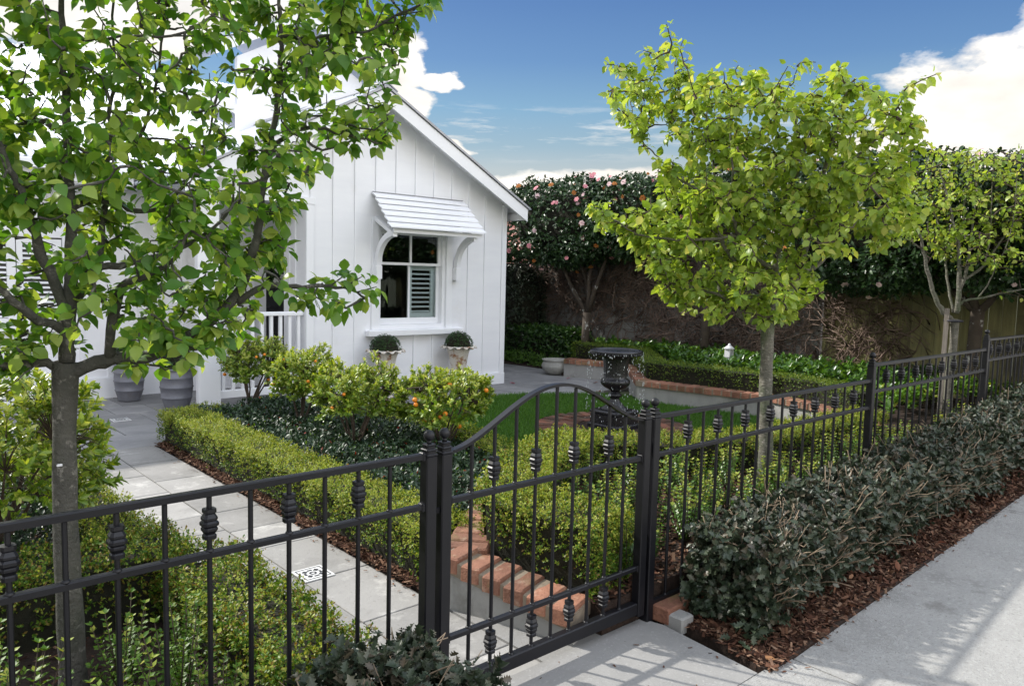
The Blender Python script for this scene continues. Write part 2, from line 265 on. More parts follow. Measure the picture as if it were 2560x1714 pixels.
# ------------------------------------------------------------------ geometry helpers
class MB:
    def __init__(s): s.v = []; s.f = []; s.sm = []
    def add(s, vs, fs, smooth=False):
        b = len(s.v); s.v += [tuple(v) for v in vs]; s.f += [tuple(i+b for i in f) for f in fs]; s.sm += [smooth]*len(fs); return s
    def box(s, x0, x1, y0, y1, z0, z1):
        return s.add([(x0,y0,z0),(x1,y0,z0),(x1,y1,z0),(x0,y1,z0),(x0,y0,z1),(x1,y0,z1),(x1,y1,z1),(x0,y1,z1)],
                     [(0,3,2,1),(4,5,6,7),(0,1,5,4),(1,2,6,5),(2,3,7,6),(3,0,4,7)])
    def cbox(s, x0, x1, y0, y1, z0, z1, b=0.004):
        """box with bevelled upright and top edges (octagonal plan, chamfered top)"""
        def ring(x0, x1, y0, y1, z, c):
            return [(x0+c,y0,z),(x1-c,y0,z),(x1,y0+c,z),(x1,y1-c,z),(x1-c,y1,z),(x0+c,y1,z),(x0,y1-c,z),(x0,y0+c,z)]
        r = ring(x0,x1,y0,y1,z0,b)+ring(x0,x1,y0,y1,z1-b,b)+ring(x0+b,x1-b,y0+b,y1-b,z1,b)
        fs = [tuple(range(7,-1,-1)), tuple(range(16,24))]
        for k in (0, 8):
            fs += [(k+i, k+(i+1)%8, k+8+(i+1)%8, k+8+i) for i in range(8)]
        return s.add(r, fs)
    def poly(s, pts, z0, z1):
        n = len(pts); zt = z1 if callable(z1) else (lambda x, y: z1); zl = z0 if callable(z0) else (lambda x, y: z0)
        return s.add([(x,y,zl(x,y)) for x,y in pts]+[(x,y,zt(x,y)) for x,y in pts], [tuple(range(n-1,-1,-1)), tuple(range(n,2*n))]+[(i,(i+1)%n,n+(i+1)%n,n+i) for i in range(n)])
    def wallpoly(s, pts, y0, y1):
        """prism of an (x, z) outline between two y planes"""
        n = len(pts)
        return s.add([(x,y0,z) for x,z in pts]+[(x,y1,z) for x,z in pts], [tuple(range(n)), tuple(range(2*n-1,n-1,-1))]+[((i+1)%n,i,n+i,n+(i+1)%n) for i in range(n)])
    def tube(s, pts, rad, n=6, cap=True, smooth=True):
        P = [Vector(p) for p in pts]; k = len(P)
        if isinstance(rad, (int, float)): rad = [rad]*k
        b = len(s.v); vs = []; ref = Vector((0.13, 0.21, 1)).normalized(); prev = None
        for i in range(k):
            t = (P[min(i+1,k-1)]-P[max(i-1,0)])
            t = t.normalized() if t.length > 1e-9 else Vector((0,0,1))
            if prev is None:
                a = t.cross(ref);
                if a.length < 0.05: a = t.cross(Vector((1,0,0)))
                a.normalize()
            else:
                a = (prev - t*prev.dot(t)); a = a.normalized() if a.length > 1e-6 else t.orthogonal().normalized()
            prev = a; c = t.cross(a)
            for j in range(n):
                th = 2*math.pi*j/n; vs.append(P[i]+(a*math.cos(th)+c*math.sin(th))*rad[i])
        fs = [(i*n+j, i*n+(j+1)%n, (i+1)*n+(j+1)%n, (i+1)*n+j) for i in range(k-1) for j in range(n)]
        if cap: fs += [tuple(range(n-1,-1,-1)), tuple((k-1)*n+j for j in range(n))]
        return s.add(vs, fs, smooth)
    def lathe(s, prof, n=24, c=(0,0,0), smooth=True, rmod=None, zmod=None, cap=True):
        k = len(prof); vs = []
        for i, (r, z) in enumerate(prof):
            for j in range(n):
                th = 2*math.pi*j/n; rr = r*(rmod(i, th) if rmod else 1); zz = z+(zmod(i, th) if zmod else 0)
                vs.append((c[0]+rr*math.cos(th), c[1]+rr*math.sin(th), c[2]+zz))
        fs = [(i*n+j, i*n+(j+1)%n, (i+1)*n+(j+1)%n, (i+1)*n+j) for i in range(k-1) for j in range(n)]
        if cap: fs += [tuple(range(n-1,-1,-1)), tuple((k-1)*n+j for j in range(n))]
        return s.add(vs, fs, smooth)
    def ball(s, c, r, n=12, m=8, sq=(1,1,1)):
        prof = [(max(1e-4, math.sin(math.pi*i/m)), -math.cos(math.pi*i/m)) for i in range(m+1)]
        k = len(prof); vs = []
        for q, z in prof:
            for j in range(n):
                th = 2*math.pi*j/n; vs.append((c[0]+r*q*math.cos(th)*sq[0], c[1]+r*q*math.sin(th)*sq[1], c[2]+r*z*sq[2]))
        return s.add(vs, [(i*n+j, i*n+(j+1)%n, (i+1)*n+(j+1)%n, (i+1)*n+j) for i in range(k-1) for j in range(n)], True)
    def beam(s, a, b, w, h):
        """rectangular bar from a to b: width w sideways, height h along up"""
        a, b = Vector(a), Vector(b); t = (b-a).normalized(); sd_ = t.cross(Vector((0,0,1)))
        if sd_.length < 1e-4: sd_ = Vector((1,0,0))
        sd_.normalize(); up = sd_.cross(t)
        vs = [p+sd_*sx*w/2+up*sz*h/2 for p in (a, b) for sx, sz in ((-1,-1),(1,-1),(1,1),(-1,1))]
        return s.add(vs, [(0,1,2,3),(7,6,5,4),(0,4,5,1),(1,5,6,2),(2,6,7,3),(3,7,4,0)])
    def mesh(s, name, org=(0,0,0)):
        me = bpy.data.meshes.new(name); o = org
        me.from_pydata([(v[0]-o[0], v[1]-o[1], v[2]-o[2]) for v in s.v], [], s.f)
        me.polygons.foreach_set('use_smooth', s.sm); me.update(); return me
ORG = {}
def origin(o): return ORG.get(o.name, (0,0,0)) if o else (0,0,0)
def link(name, me, mat, parent=None, org=None, kind=None, label=None):
    o = bpy.data.objects.new(name, me)
    if mat is not None and me is not None and not me.materials: me.materials.append(mat)
    COL.objects.link(o)
    if parent is not None: o.parent = parent
    ORG[o.name] = org if org is not None else origin(parent)
    if kind: o['kind'] = kind
    if label: o['label'] = label
    return o
def part(name, mb, mat, parent=None, **k):
    """mesh given in world coordinates, linked as a child that sits at its parent's origin"""
    og = origin(parent); return link(name, mb.mesh(name, og), mat, parent, og, **k)
def thing(name, label, cat, loc, group=None):
    o = bpy.data.objects.new(name, None); o.location = loc; COL.objects.link(o); o.empty_display_size = 0.2
    ORG[o.name] = tuple(loc); o['label'] = label; o['category'] = cat
    if group: o['group'] = group
    return o
def tag(o, label, cat, group=None):
    o['label'] = label; o['category'] = cat
    if group: o['group'] = group
    return o
def struct(name, mb, mat, parent=None):
    o = part(name, mb, mat, parent)
    if parent is None: o['kind'] = 'structure'
    return o
def piece(name, me, parent, loc, rotz=0.0, rot=None, scale=None):
    """one shared-mesh piece at a world location"""
    o = bpy.data.objects.new(name, me); COL.objects.link(o); o.parent = parent; g = origin(parent)
    o.location = (loc[0]-g[0], loc[1]-g[1], loc[2]-g[2]); o.rotation_euler = rot if rot is not None else (0,0,rotz)
    if scale: o.scale = scale
    return o
def kids(o): return [c for c in bpy.data.objects if c.parent == o]
CHILD = {}
def copy_thing(src, loc, rotz, label, tree, scale=None, group=None):
    """copy of a thing with its parts (tree = [(part, [sub-parts])])"""
    r = src.copy(); COL.objects.link(r); r.location = loc; r.rotation_euler = (0,0,rotz); r['label'] = label
    if scale: r.scale = scale
    if group: r['group'] = group
    for p, subs in tree:
        c = p.copy(); COL.objects.link(c); c.parent = r
        for q in subs:
            d = q.copy(); COL.objects.link(d); d.parent = c
    return r
def nrmz(a): return a/np.maximum(np.linalg.norm(a, axis=-1, keepdims=True), 1e-9)
def bigmesh(name, V, F3, mats, idx=None, smooth=False, org=(0,0,0)):
    """V (n,3), F3 list of (faces array (m,k)) all with same k"""
    me = bpy.data.meshes.new(name); n = len(V); m, k = F3.shape
    me.vertices.add(n); me.vertices.foreach_set('co', (V-np.array(org)).astype(np.float32).ravel())
    me.loops.add(m*k); me.loops.foreach_set('vertex_index', F3.astype(np.int32).ravel())
    me.polygons.add(m); me.polygons.foreach_set('loop_start', np.arange(0, m*k, k, dtype=np.int32)); me.polygons.foreach_set('loop_total', np.full(m, k, np.int32))
    for mt in mats: me.materials.append(mt)
    if idx is not None: me.polygons.foreach_set('material_index', idx.astype(np.int32))
    me.polygons.foreach_set('use_smooth', np.full(m, smooth))
    me.update(calc_edges=True); return me
# leaf outlines: (along, across, up) vertices and triangles
TPL = dict(
    pear=([(0,0,0),(.12,.20,.03),(.12,-.20,.03),(.36,.37,.06),(.36,-.37,.06),(.40,0,0),(.66,.27,.02),(.66,-.27,.02),(.70,0,-.05),(1,0,-.17)],
          [(0,5,1),(0,2,5),(1,5,3),(2,4,5),(3,5,8),(3,8,6),(5,4,7),(5,7,8),(6,8,9),(8,7,9)]),
    oval=([(0,0,0),(.35,.21,.05),(.35,-.21,.05),(.5,0,-.01),(.72,.17,.02),(.72,-.17,.02),(1,0,-.08)],
          [(0,3,1),(0,2,3),(1,3,4),(3,2,5),(3,6,4),(3,5,6)]),
    cam=([(0,0,0),(.3,.24,.04),(.3,-.24,.04),(.5,0,-.02),(.7,.2,.02),(.7,-.2,.02),(1,0,-.1)],
          [(0,3,1),(0,2,3),(1,3,4),(3,2,5),(3,6,4),(3,5,6)]),
    box=([(0,0,0),(.5,.30,.06),(.5,-.30,.06),(1,0,0)], [(0,2,3),(0,3,1)]),
    blade=([(0,.5,0),(0,-.5,0),(.6,.32,.06),(.6,-.32,.06),(1,0,.25)], [(0,1,3),(0,3,2),(2,3,4)]),
    holly=([(0,0,0),(.12,.10,.02),(.20,.33,.12),(.34,.17,0),(.46,.38,.12),(.58,.19,0),(.72,.33,.12),(.80,.12,0),(1,0,-.08),(.80,-.12,0),(.72,-.33,.12),(.58,-.19,0),(.46,-.38,.12),(.34,-.17,0),(.20,-.33,.12),(.12,-.10,.02),(.45,0,-.03)],
           [(16,0,1),(1,2,3),(16,1,3),(3,4,5),(16,3,5),(5,6,7),(16,5,7),(16,7,8),(16,8,9),(9,10,11),(16,9,11),(11,12,13),(16,11,13),(13,14,15),(16,13,15),(16,15,0)]),
    chip=([(0,-.2,0),(0,.2,0),(1,.16,.05),(1,-.18,.02)], [(0,1,2),(0,2,3)]),
)
def leaf_geo(P, D, Nn, S, tpl, wid=1.0):
    T, F = TPL[tpl]; T = np.array(T, float); F = np.array(F)
    D = nrmz(D); B = nrmz(np.cross(Nn, D)); W = np.cross(D, B); n = len(P); k = len(T)
    S = np.broadcast_to(np.asarray(S, float), (n,))[:, None, None]
    V = P[:, None, :] + S*(T[None,:,0,None]*D[:,None,:] + wid*T[None,:,1,None]*B[:,None,:] + T[None,:,2,None]*W[:,None,:])
    Fa = (F[None]+(np.arange(n)*k)[:, None, None]).reshape(-1, 3)
    return V.reshape(-1, 3), Fa, len(F)
def leafcloud(name, P, D, Nn, S, tpl, mats, midx=None, parent=None, smooth=True, wid=1.0, kind='stuff'):
    V, F, nf = leaf_geo(P, D, Nn, S, tpl, wid)
    if not isinstance(mats, (list, tuple)): mats = [mats]
    idx = None if midx is None else np.repeat(midx, nf)
    me = bigmesh(name, V, F, mats, idx, smooth, origin(parent))
    return link(name, me, None, parent, kind=kind)
def rnd(n, d=3): return RNG.normal(size=(n, d))
_PH = RNG.uniform(0, 6.28, (6, 3)); _FR = RNG.uniform(0.6, 1.6, (6, 3))
def lump(P, f):
    """smooth bumps, about -1..1"""
    o = np.zeros(len(P))
    for i in range(6):
        o += np.sin(P[:,0]*f*_FR[i,0]+_PH[i,0])*np.sin(P[:,1]*f*_FR[i,1]+_PH[i,1])*np.sin(P[:,2]*f*_FR[i,2]*1.3+_PH[i,2]+1)
    return np.clip(o/1.8, -1.3, 1.3)
def sprigs(P, N, k, L, up=0.3, spread=0.55, lay=0.9):
    """k leaves on a short shoot at every surface point"""
    n = len(P); sh = nrmz(N*0.8 + np.array([0,0,up]) + rnd(n)*spread)
    P2 = np.repeat(P, k, 0); SH = np.repeat(sh, k, 0); m = n*k
    t = RNG.uniform(0.0, 1, m)[:, None]; rad = nrmz(np.cross(SH, rnd(m)))
    D = nrmz(SH*RNG.uniform(.3, 1.1, m)[:, None] + rad*lay); Nn = nrmz(SH*0.9 - rad*0.3 + rnd(m)*0.25 + np.array([0,0,0.25]))
    return P2 + SH*L*t, D, Nn, t[:, 0]
def polyline_frames(path, closed=False):
    pts = [np.array(p, float) for p in path]; segs = []
    for a, b in zip(pts[:-1], pts[1:]):
        d = b-a; l = np.linalg.norm(d); segs.append((a, d/l, l))
    return segs
def hedge(name, label, path, w, h, zb, mats, probs, leaf=0.014, dens=900, tpl='box', k=9, group=None, L=0.045, amp=0.02, base=0.8, core=True, cat='hedge', zslope=None, newtop=None, corem=None, inset=.035):
    """clipped hedge along a ground path: added dark solid core + leafy shoots over top, sides and ends"""
    zf = zslope or (lambda x: zb)
    t = thing(name, label, cat, (path[0][0], path[0][1], zf(path[0][0])), group)
    segs = polyline_frames(path); Ps, Ns = [], []
    tot = sum(s[2] for s in segs)
    def emit(n, sgn, a, d, l, where):
        u = RNG.uniform(-0.02, l+0.02, n); sd_ = np.array([d[1], -d[0]])
        if where == 'top':
            v = RNG.uniform(-w/2, w/2, n); z = np.full(n, h); nn = np.tile([0,0,1.], (n,1))
        elif where == 'side':
            z = h*np.sqrt(RNG.uniform(0.01, 1, n)) if base < 1 else RNG.uniform(0.02, h, n)
            v = sgn*w/2*(base+(1-base)*z/h); nn = np.tile([sd_[0]*sgn, sd_[1]*sgn, 0.1], (n,1))
        else:
            u = np.full(n, -0.0 if sgn < 0 else l); v = RNG.uniform(-w/2, w/2, n); z = RNG.uniform(0.02, h, n)
            nn = np.tile([d[0]*sgn, d[1]*sgn, 0.1], (n,1)); u = u+sgn*0.03
        xy = a[None]+u[:,None]*d[None]+v[:,None]*sd_[None]
        P = np.column_stack([xy, z]); Ps.append(P); Ns.append(nn)
    for i, (a, d, l) in enumerate(segs):
        emit(int(dens*l*w), 1, a, d, l, 'top')
        for sg in (-1, 1): emit(int(dens*l*h*0.95), sg, a, d, l, 'side')
    emit(int(dens*w*h*1.6), -1, *segs[0], 'end'); emit(int(dens*w*h*1.6), 1, *segs[-1], 'end')
    P = np.vstack(Ps); N = np.vstack(Ns)
    zz = np.array([zf(x) for x in P[:,0]]) if zslope else np.full(len(P), zb)
    rel = P[:,2]/h; P[:,2] += zz
    P = P + nrmz(N)*(amp*lump(P, 14)+amp*0.7*lump(P+3, 33)-0.012)[:,None] - nrmz(N)*RNG.uniform(0, 0.05, len(P))[:,None]
    rk = np.repeat(rel, k)
    Q, D, Nn, tt = sprigs(P, N, k, L)
    q = RNG.uniform(0, 1, len(Q)); lump_ = np.repeat(lump(P, 7), k)
    # new growth sits at the shoot tips and mostly on top
    pn = probs[1]*(0.35+0.65*tt)*(0.38+0.85*np.clip((rk-0.35)/0.65, 0, 1))*(1+0.35*lump_)
    mi = np.where(q < pn, 1, 0)
    if len(mats) > 2: mi = np.where((RNG.uniform(0, 1, len(Q)) < probs[2]*(1-0.8*lump_)), 2, mi)
    S = leaf*RNG.uniform(0.7, 1.25, len(Q))
    leafcloud('leaves', Q, D, Nn, S, tpl, mats, mi, t)
    if core:
        b = MB()
        for i, (a, d, l) in enumerate(segs):
            sd_ = np.array([d[1], -d[0]]); hw = w/2-inset
            e0 = 0.06 if i else 0.0; nseg = max(1, int(l/0.5)); 
            for j in range(nseg):
                p0 = a+d*(l*j/nseg + (inset+.02 if j == 0 and i == 0 else 0)); p1 = a+d*(l*(j+1)/nseg+((0.04 if i < len(segs)-1 else -inset-.02) if j == nseg-1 else 0))
                vs = []
                for p in (p0, p1):
                    for sx, z in ((-base, 0.0), (base, 0.0), (1, h-0.015-inset), (-1, h-0.015-inset)):
                        c = p+sd_*sx*hw*(0.999-0.002*((i+j)%2)); vs.append((c[0], c[1], zf(c[0])+z-0.0015*((i+j)%3)))
                b.add(vs, [(0,1,2,3),(7,6,5,4),(0,4,5,1),(1,5,6,2),(2,6,7,3),(3,7,4,0)])
        part('twigs_or_core', b, corem or M['hedgecore'], t, kind='stuff')  # added solid dark core, keeps light from passing through the hedge
    return t
def blob_pts(n, c, r, p=2.6, amp=0.06, f=5, zmin=-1.0, depth=0.1):
    X = RNG.uniform(-1, 1, (n*2, 3)); ax = RNG.integers(0, 3, n*2); X[np.arange(n*2), ax] = np.sign(X[np.arange(n*2), ax])
    wgt = np.array([r[1]*r[2], r[0]*r[2], r[0]*r[1]])[ax]; X = X[RNG.uniform(0, max(wgt), n*2) < wgt]
    X = X/(np.sum(np.abs(X)**p, 1)**(1/p))[:, None]
    X = X[X[:,2] > zmin][:n]
    N = nrmz(np.sign(X)*np.abs(X)**(p-1)/np.array(r))
    Q = X*np.array(r)+np.array(c); Q = Q + N*(amp*lump(Q, f)+amp*.6*lump(Q+2, f*2.7)-RNG.uniform(0, 1, len(Q))**2*depth)[:, None]
    return Q, N
def blob_core(name, c, r, mat, parent, s=0.86, zmin=-0.8, p=2.6):  # solid dark core added inside the leaves to block light
    b = MB(); n, m = 20, 10; vs = []
    for i in range(m+1):
        ph = math.pi*(i/m-0.5)
        for j in range(n):
            th = 2*math.pi*j/n; d = np.array([math.cos(ph)*math.cos(th), math.cos(ph)*math.sin(th), math.sin(ph)])
            d = d/(np.sum(np.abs(d)**p)**(1/p)); d[2] = max(d[2], zmin)
            vs.append(tuple(np.array(c)+d*np.array(r)*s*(1+0.05*math.sin(5*th+3*ph))))
    b.add(vs, [(i*n+j, i*n+(j+1)%n, (i+1)*n+(j+1)%n, (i+1)*n+j) for i in range(m) for j in range(n)], True)
    return part(name, b, mat, parent)
def in_poly(x, y, poly):
    x = np.asarray(x); y = np.asarray(y); c = np.zeros(x.shape, bool); n = len(poly); j = n-1
    for i in range(n):
        xi, yi = poly[i]; xj, yj = poly[j]
        c ^= ((yi > y) != (yj > y)) & (x < (xj-xi)*(y-yi)/((yj-yi) or 1e-9)+xi); j = i
    return c
def poly_area(poly):
    return abs(sum(poly[i][0]*poly[(i+1)%len(poly)][1]-poly[(i+1)%len(poly)][0]*poly[i][1] for i in range(len(poly))))/2
def scatter(poly, n):
    xs = [p[0] for p in poly]; ys = [p[1] for p in poly]; out = []
    A = (max(xs)-min(xs))*(max(ys)-min(ys)); m = int(n*A/max(poly_area(poly), 1e-3)*1.1)+10
    x = RNG.uniform(min(xs), max(xs), m); y = RNG.uniform(min(ys), max(ys), m); k = in_poly(x, y, poly)
    return np.column_stack([x[k], y[k]])[:n]

# ------------------------------------------------------------------ ground, paving, beds
def gz(x): return 0.045*max(0.0, x-3.0)
def gza(x): return 0.045*np.maximum(0.0, x-3.0)
g = MB(); g.add([(-400,-400,-0.06),(400,-400,-0.06),(400,400,-0.06),(-400,400,-0.06)], [(0,1,2,3)]); struct('ground', g, M['earth'])
# garden path: base plus pavers
FC = (6.36, 5.37)
LAWN = [(6.3+2.35*math.cos(t), 5.45+2.35*math.sin(t)) for t in np.linspace(0, 2*math.pi, 49)[:-1]]
BEDC = [(2.26, 3.0), (2.28, 7.42), (2.5, 7.75), (4.15, 8.15), (4.35, 7.6), (4.3, 3.9), (3.2, 3.5), (2.45, 3.05)]   # bed right of the path
BASE = MB().poly([(1.26, 1.95), (2.25, 1.95), (2.25, 7.42), (10.2, 7.42), (10.2, 12.2), (-6, 12.2), (-6, 7.42), (1.26, 7.42)], -0.05, -0.012)
path = struct('garden_path', BASE, M['grout'])
def paver(x0, x1, y0, y1, mat, z=0.0, parent=path, name='paver'):
    cx, cy = (x0+x1)/2, (y0+y1)/2; b = MB(); g_ = 0.004
    b.cbox(x0+g_-cx, x1-g_-cx, y0+g_-cy, y1-g_-cy, -0.045, 0.0, 0.003)
    o = piece(name, b.mesh(name), parent, (cx, cy, z+random.uniform(-0.0015, 0.0015))); o.data.materials.append(mat)
    o.rotation_euler = (random.uniform(-.0015,.0015), random.uniform(-.0015,.0015), 0); return o
for x0, x1, ys in ((1.84, 2.235, [1.95, 2.45, 3.05, 3.66, 4.27, 4.66, 5.10, 5.73, 6.13, 6.77, 7.42]), (1.28, 1.84, [1.95, 2.5, 3.06, 3.66, 4.06, 4.43, 4.72, 5.10, 5.79, 6.36, 6.71, 7.42])):
    for a, b in zip(ys[:-1], ys[1:]): paver(x0, x1, a, b, M['paver'])
yy = 7.42; row = 0
while yy < 12.0:
    hgt = [0.58, 0.45, 0.75, 0.55, 0.62, 0.5][row % 6]; xx = -3.2+random.uniform(0, 0.4)
    while xx < 10.1:
        wd = random.choice([0.45, 0.6, 0.75, 0.9]); cx, cy = xx+wd/2, yy+hgt/2
        inside_house = (cx > 4.7 and cx < 7.55 and cy > 9.2) or (cx < 3.0 and cy > 10.8) or (cx > 2.9 and cx < 4.1 and cy < 7.6)
        if not inside_house and not (cx > 9.55 and cy < 8.9) and cy < 11.6: paver(xx, xx+wd, yy, yy+hgt, M['patio'])
        xx += wd
    yy += hgt; row += 1
# decorative tiles let into the paving (white and black glazed)
def deco_tile(cx, cy, s=0.175):
    b = MB(); b.box(cx-s/2, cx+s/2, cy-s/2, cy+s/2, 0.001, 0.0055); t = part('tile', b, M['tilew'], path)
    p = MB(); z0, z1 = 0.006, 0.0068
    def frame(h, w):
        p.box(cx-h, cx+h, cy-h, cy-h+w, z0, z1); p.box(cx-h, cx+h, cy+h-w, cy+h, z0, z1); p.box(cx-h, cx-h+w, cy-h+w, cy+h-w, z0, z1); p.box(cx+h-w, cx+h, cy-h+w, cy+h-w, z0, z1)
    frame(s*0.42, s*0.035)
    n = 20
    for r0, r1 in ((0.06, 0.12),):
        vs = [(cx+s*r*math.cos(2*math.pi*i/n), cy+s*r*math.sin(2*math.pi*i/n), z1) for i in range(n) for r in (r0, r1)]
        p.add(vs, [(2*i, 2*i+1, (2*i+3)%(2*n), (2*i+2)%(2*n)) for i in range(n)])
    for i in range(8):
        a = math.pi/4*i; q = 0.25 if i % 2 == 0 else 0.27; u, v = math.cos(a), math.sin(a); c = (cx+s*q*u, cy+s*q*v); w = 0.085 if i % 2 == 0 else 0.07; l = 0.04 if i % 2 == 0 else 0.075
        vs = [(c[0]+s*(du*l*u-dv*w*v), c[1]+s*(du*l*v+dv*w*u), z1) for du, dv in ((-1,-1),(1,-1),(1,1),(-1,1))]; p.add(vs, [(0,1,2,3)])
    part('tile_pattern', p, M['tileb'], t)
deco_tile(1.93, 3.725); deco_tile(2.325, 8.87)
# street footpath slabs and the pad before the gate
fp = struct('footpath', MB().poly([(-6,-1.6),(3.0,-1.6),(30,-1.6),(30,1.54),(3.0,1.54),(-6,1.54)], -0.055, lambda x, y: gz(x)-0.012), M['grout'])
xs = [-6, -2.9, 0.1, 3.105, 6.0, 8.9, 11.8, 14.7, 17.6, 20.5, 23.4, 26.3]
for a, b in zip(xs[:-1], xs[1:]):
    m_ = MB(); cx = (a+b)/2; y1 = 1.55 if a > 3 else 1.585
    za, zb_ = gz(a), gz(b); g_ = 0.004
    m_.add([(a+g_-cx,-1.6,za-0.03-za),(b-g_-cx,-1.6,zb_-0.03-za),(b-g_-cx,y1,zb_-0.03-za),(a+g_-cx,y1,zb_*0+za-0.03-za),(a+g_-cx,-1.6,0),(b-g_-cx,-1.6,zb_-za),(b-g_-cx,y1,zb_-za),(a+g_-cx,y1,0)],
           [(0,3,2,1),(4,5,6,7),(0,1,5,4),(1,2,6,5),(2,3,7,6),(3,0,4,7)])
    o = piece('slab', m_.mesh('slab'), fp, (cx, 0, za)); o.data.materials.append(M['walk'])
struct('path_edge', MB().poly([(2.242,2.237),(2.62,2.237),(2.60,2.40),(2.242,2.97)], -0.05, 0.0), M['pad'])
pad = struct('entrance_pad', MB().poly([(1.55,1.59),(2.875,1.59),(2.93,2.12),(2.90,2.235),(1.55,2.235)], -0.05, 0.004), M['pad'])
# planting beds
def bed(name, poly, z, chips=0, mat=None, csize=0.03, slope=False):
    zt = (lambda x, y: gz(x)+z) if slope else z
    o = struct(name, MB().poly(poly, -0.055, zt), mat or M['soil'])
    if chips:
        P = scatter([(min(q[0], 9.5), q[1]) for q in poly], chips); n = len(P); zz = (gza(P[:,0]) if slope else 0)+z
        P = np.column_stack([P, zz+RNG.uniform(0, .012, n)]); D = rnd(n); D[:,2] *= .28; N = rnd(n)*.35+np.array([0,0,1.])
        leafcloud('bark_mulch', P, D, N, csize*RNG.uniform(.35, 1.25, n), 'chip', M['chip'], parent=o, smooth=False)
    return o
bed('street_bed', [(2.93,1.555),(9,1.555),(16,1.555),(16,2.205),(9,2.205),(3.0,2.205),(2.985,1.9),(2.915,1.62)], 0.012, 46000, csize=0.034, slope=True)
bed('left_street_bed', [(-3,1.59),(1.55,1.59),(1.55,2.235),(-3,2.235)], 0.02, 5000)
bed('left_garden_bed', [(-3.5,2.24),(1.26,2.24),(1.26,7.3),(-3.5,7.3)], 0.03, 9000)
bed('centre_garden_bed', BEDC, 0.01, 12000, csize=0.026)
P = scatter([(2.24,2.98),(2.24,7.4),(2.42,7.4),(2.42,2.98)], 9000); n = len(P); P = np.column_stack([P, .012+RNG.uniform(0, .012, n)]); D = rnd(n); D[:,2] *= .28
tag(leafcloud('bark_mulch', P, D, rnd(n)*.35+np.array([0,0,1.]), .028*RNG.uniform(.4, 1.3, n), 'chip', M['chip'], smooth=False), 'strip of loose bark between the path and the yellow-green hedge', 'bark mulch')
bed('right_garden_bed', [(2.62,2.24),(9.0,2.24),(8.1,3.2),(7.0,3.1),(5.6,3.1),(4.7,3.75),(4.2,4.05),(3.35,3.75),(2.7,3.25),(2.42,2.95),(2.46,2.7),(2.62,2.4)], 0.15, 15000, csize=0.04)
BW = [(9.1,8.82),(9.35,8.1),(9.25,7.6),(8.05,6.45),(8.22,5.5),(8.36,4.65),(8.22,4.1),(7.75,3.42),(7.45,3.15)]
raised = struct('raised_bed', MB().poly([(9.2,8.95)]+[(x+0.12, y+0.02) for x, y in BW]+[(9.0,2.24),(11.3,2.24),(11.3,9.4),(9.9,9.4)], -0.05, 0.24), M['soil'])
bed('hedge_foot_bed', [(9.62,9.35),(10.62,9.35),(10.62,11.2),(7.75,11.2),(7.75,10.9),(9.5,10.9)], 0.02, 5000, csize=0.05)
lawn = struct('lawn', MB().poly(LAWN, -0.05, 0.028), M['turf'])
# grass, thin enough to count as one mass
P = scatter(LAWN, 110000); d = np.hypot(P[:,0]-FC[0], P[:,1]-FC[1]); P = P[d > 0.86]
P = P[~in_poly(P[:,0], P[:,1], [(9.5,9)]+[(x-.02,y) for x, y in BW]+[(9.5,3)])]
P = P[~in_poly(P[:,0], P[:,1], [(3.8,3.0),(4.28,4.2),(4.28,7.8),(3.8,7.8)])]
n = len(P); P = np.column_stack([P, np.full(n, .026)]); D = np.tile([0,0,1.], (n,1))+rnd(n)*.33
tag(leafcloud('grass', P, D, rnd(n), 0.05*RNG.uniform(.55, 1.2, n), 'blade', M['grass'], smooth=False, wid=0.11), 'short green grass of the round lawn by the fountain', 'grass')
# fallen leaves on the street mulch and soil
P = scatter([(2.95,1.57),(8,1.57),(8,2.1),(3.0,2.1)], 46); n = len(P); P = np.column_stack([P, gza(P[:,0])+.03]); D = rnd(n); D[:,2] *= .2
tag(leafcloud('fallen_leaves', P, D, np.array([0,0,1.])+rnd(n)*.5, 0.055*RNG.uniform(.5, 1.2, n), 'oval', M['deadleaf'], smooth=True), 'dry brown leaves lying on the bark beside the footpath', 'fallen leaves')

# bark and grit kicked onto the concrete edges
P = np.vstack([np.column_stack([RNG.uniform(2.9, 9.0, 150), 1.56-np.abs(RNG.normal(0, .035, 150))]), np.column_stack([RNG.uniform(1.7, 2.93, 26), RNG.uniform(1.62, 2.2, 26)]), np.column_stack([RNG.uniform(2.16, 2.26, 160), RNG.uniform(3, 7.4, 160)])])
n = len(P); P = np.column_stack([P, gza(P[:,0])*(P[:,1] < 1.6)+.006]); D = rnd(n); D[:,2] *= .1
tag(leafcloud('loose_bark', P, D, np.array([0,0,1.])+rnd(n)*.15, .020*RNG.uniform(.3, 1.3, n), 'chip', M['chip'], smooth=False), 'scattered bark chips spilled onto the concrete and paving edges', 'bark chips')
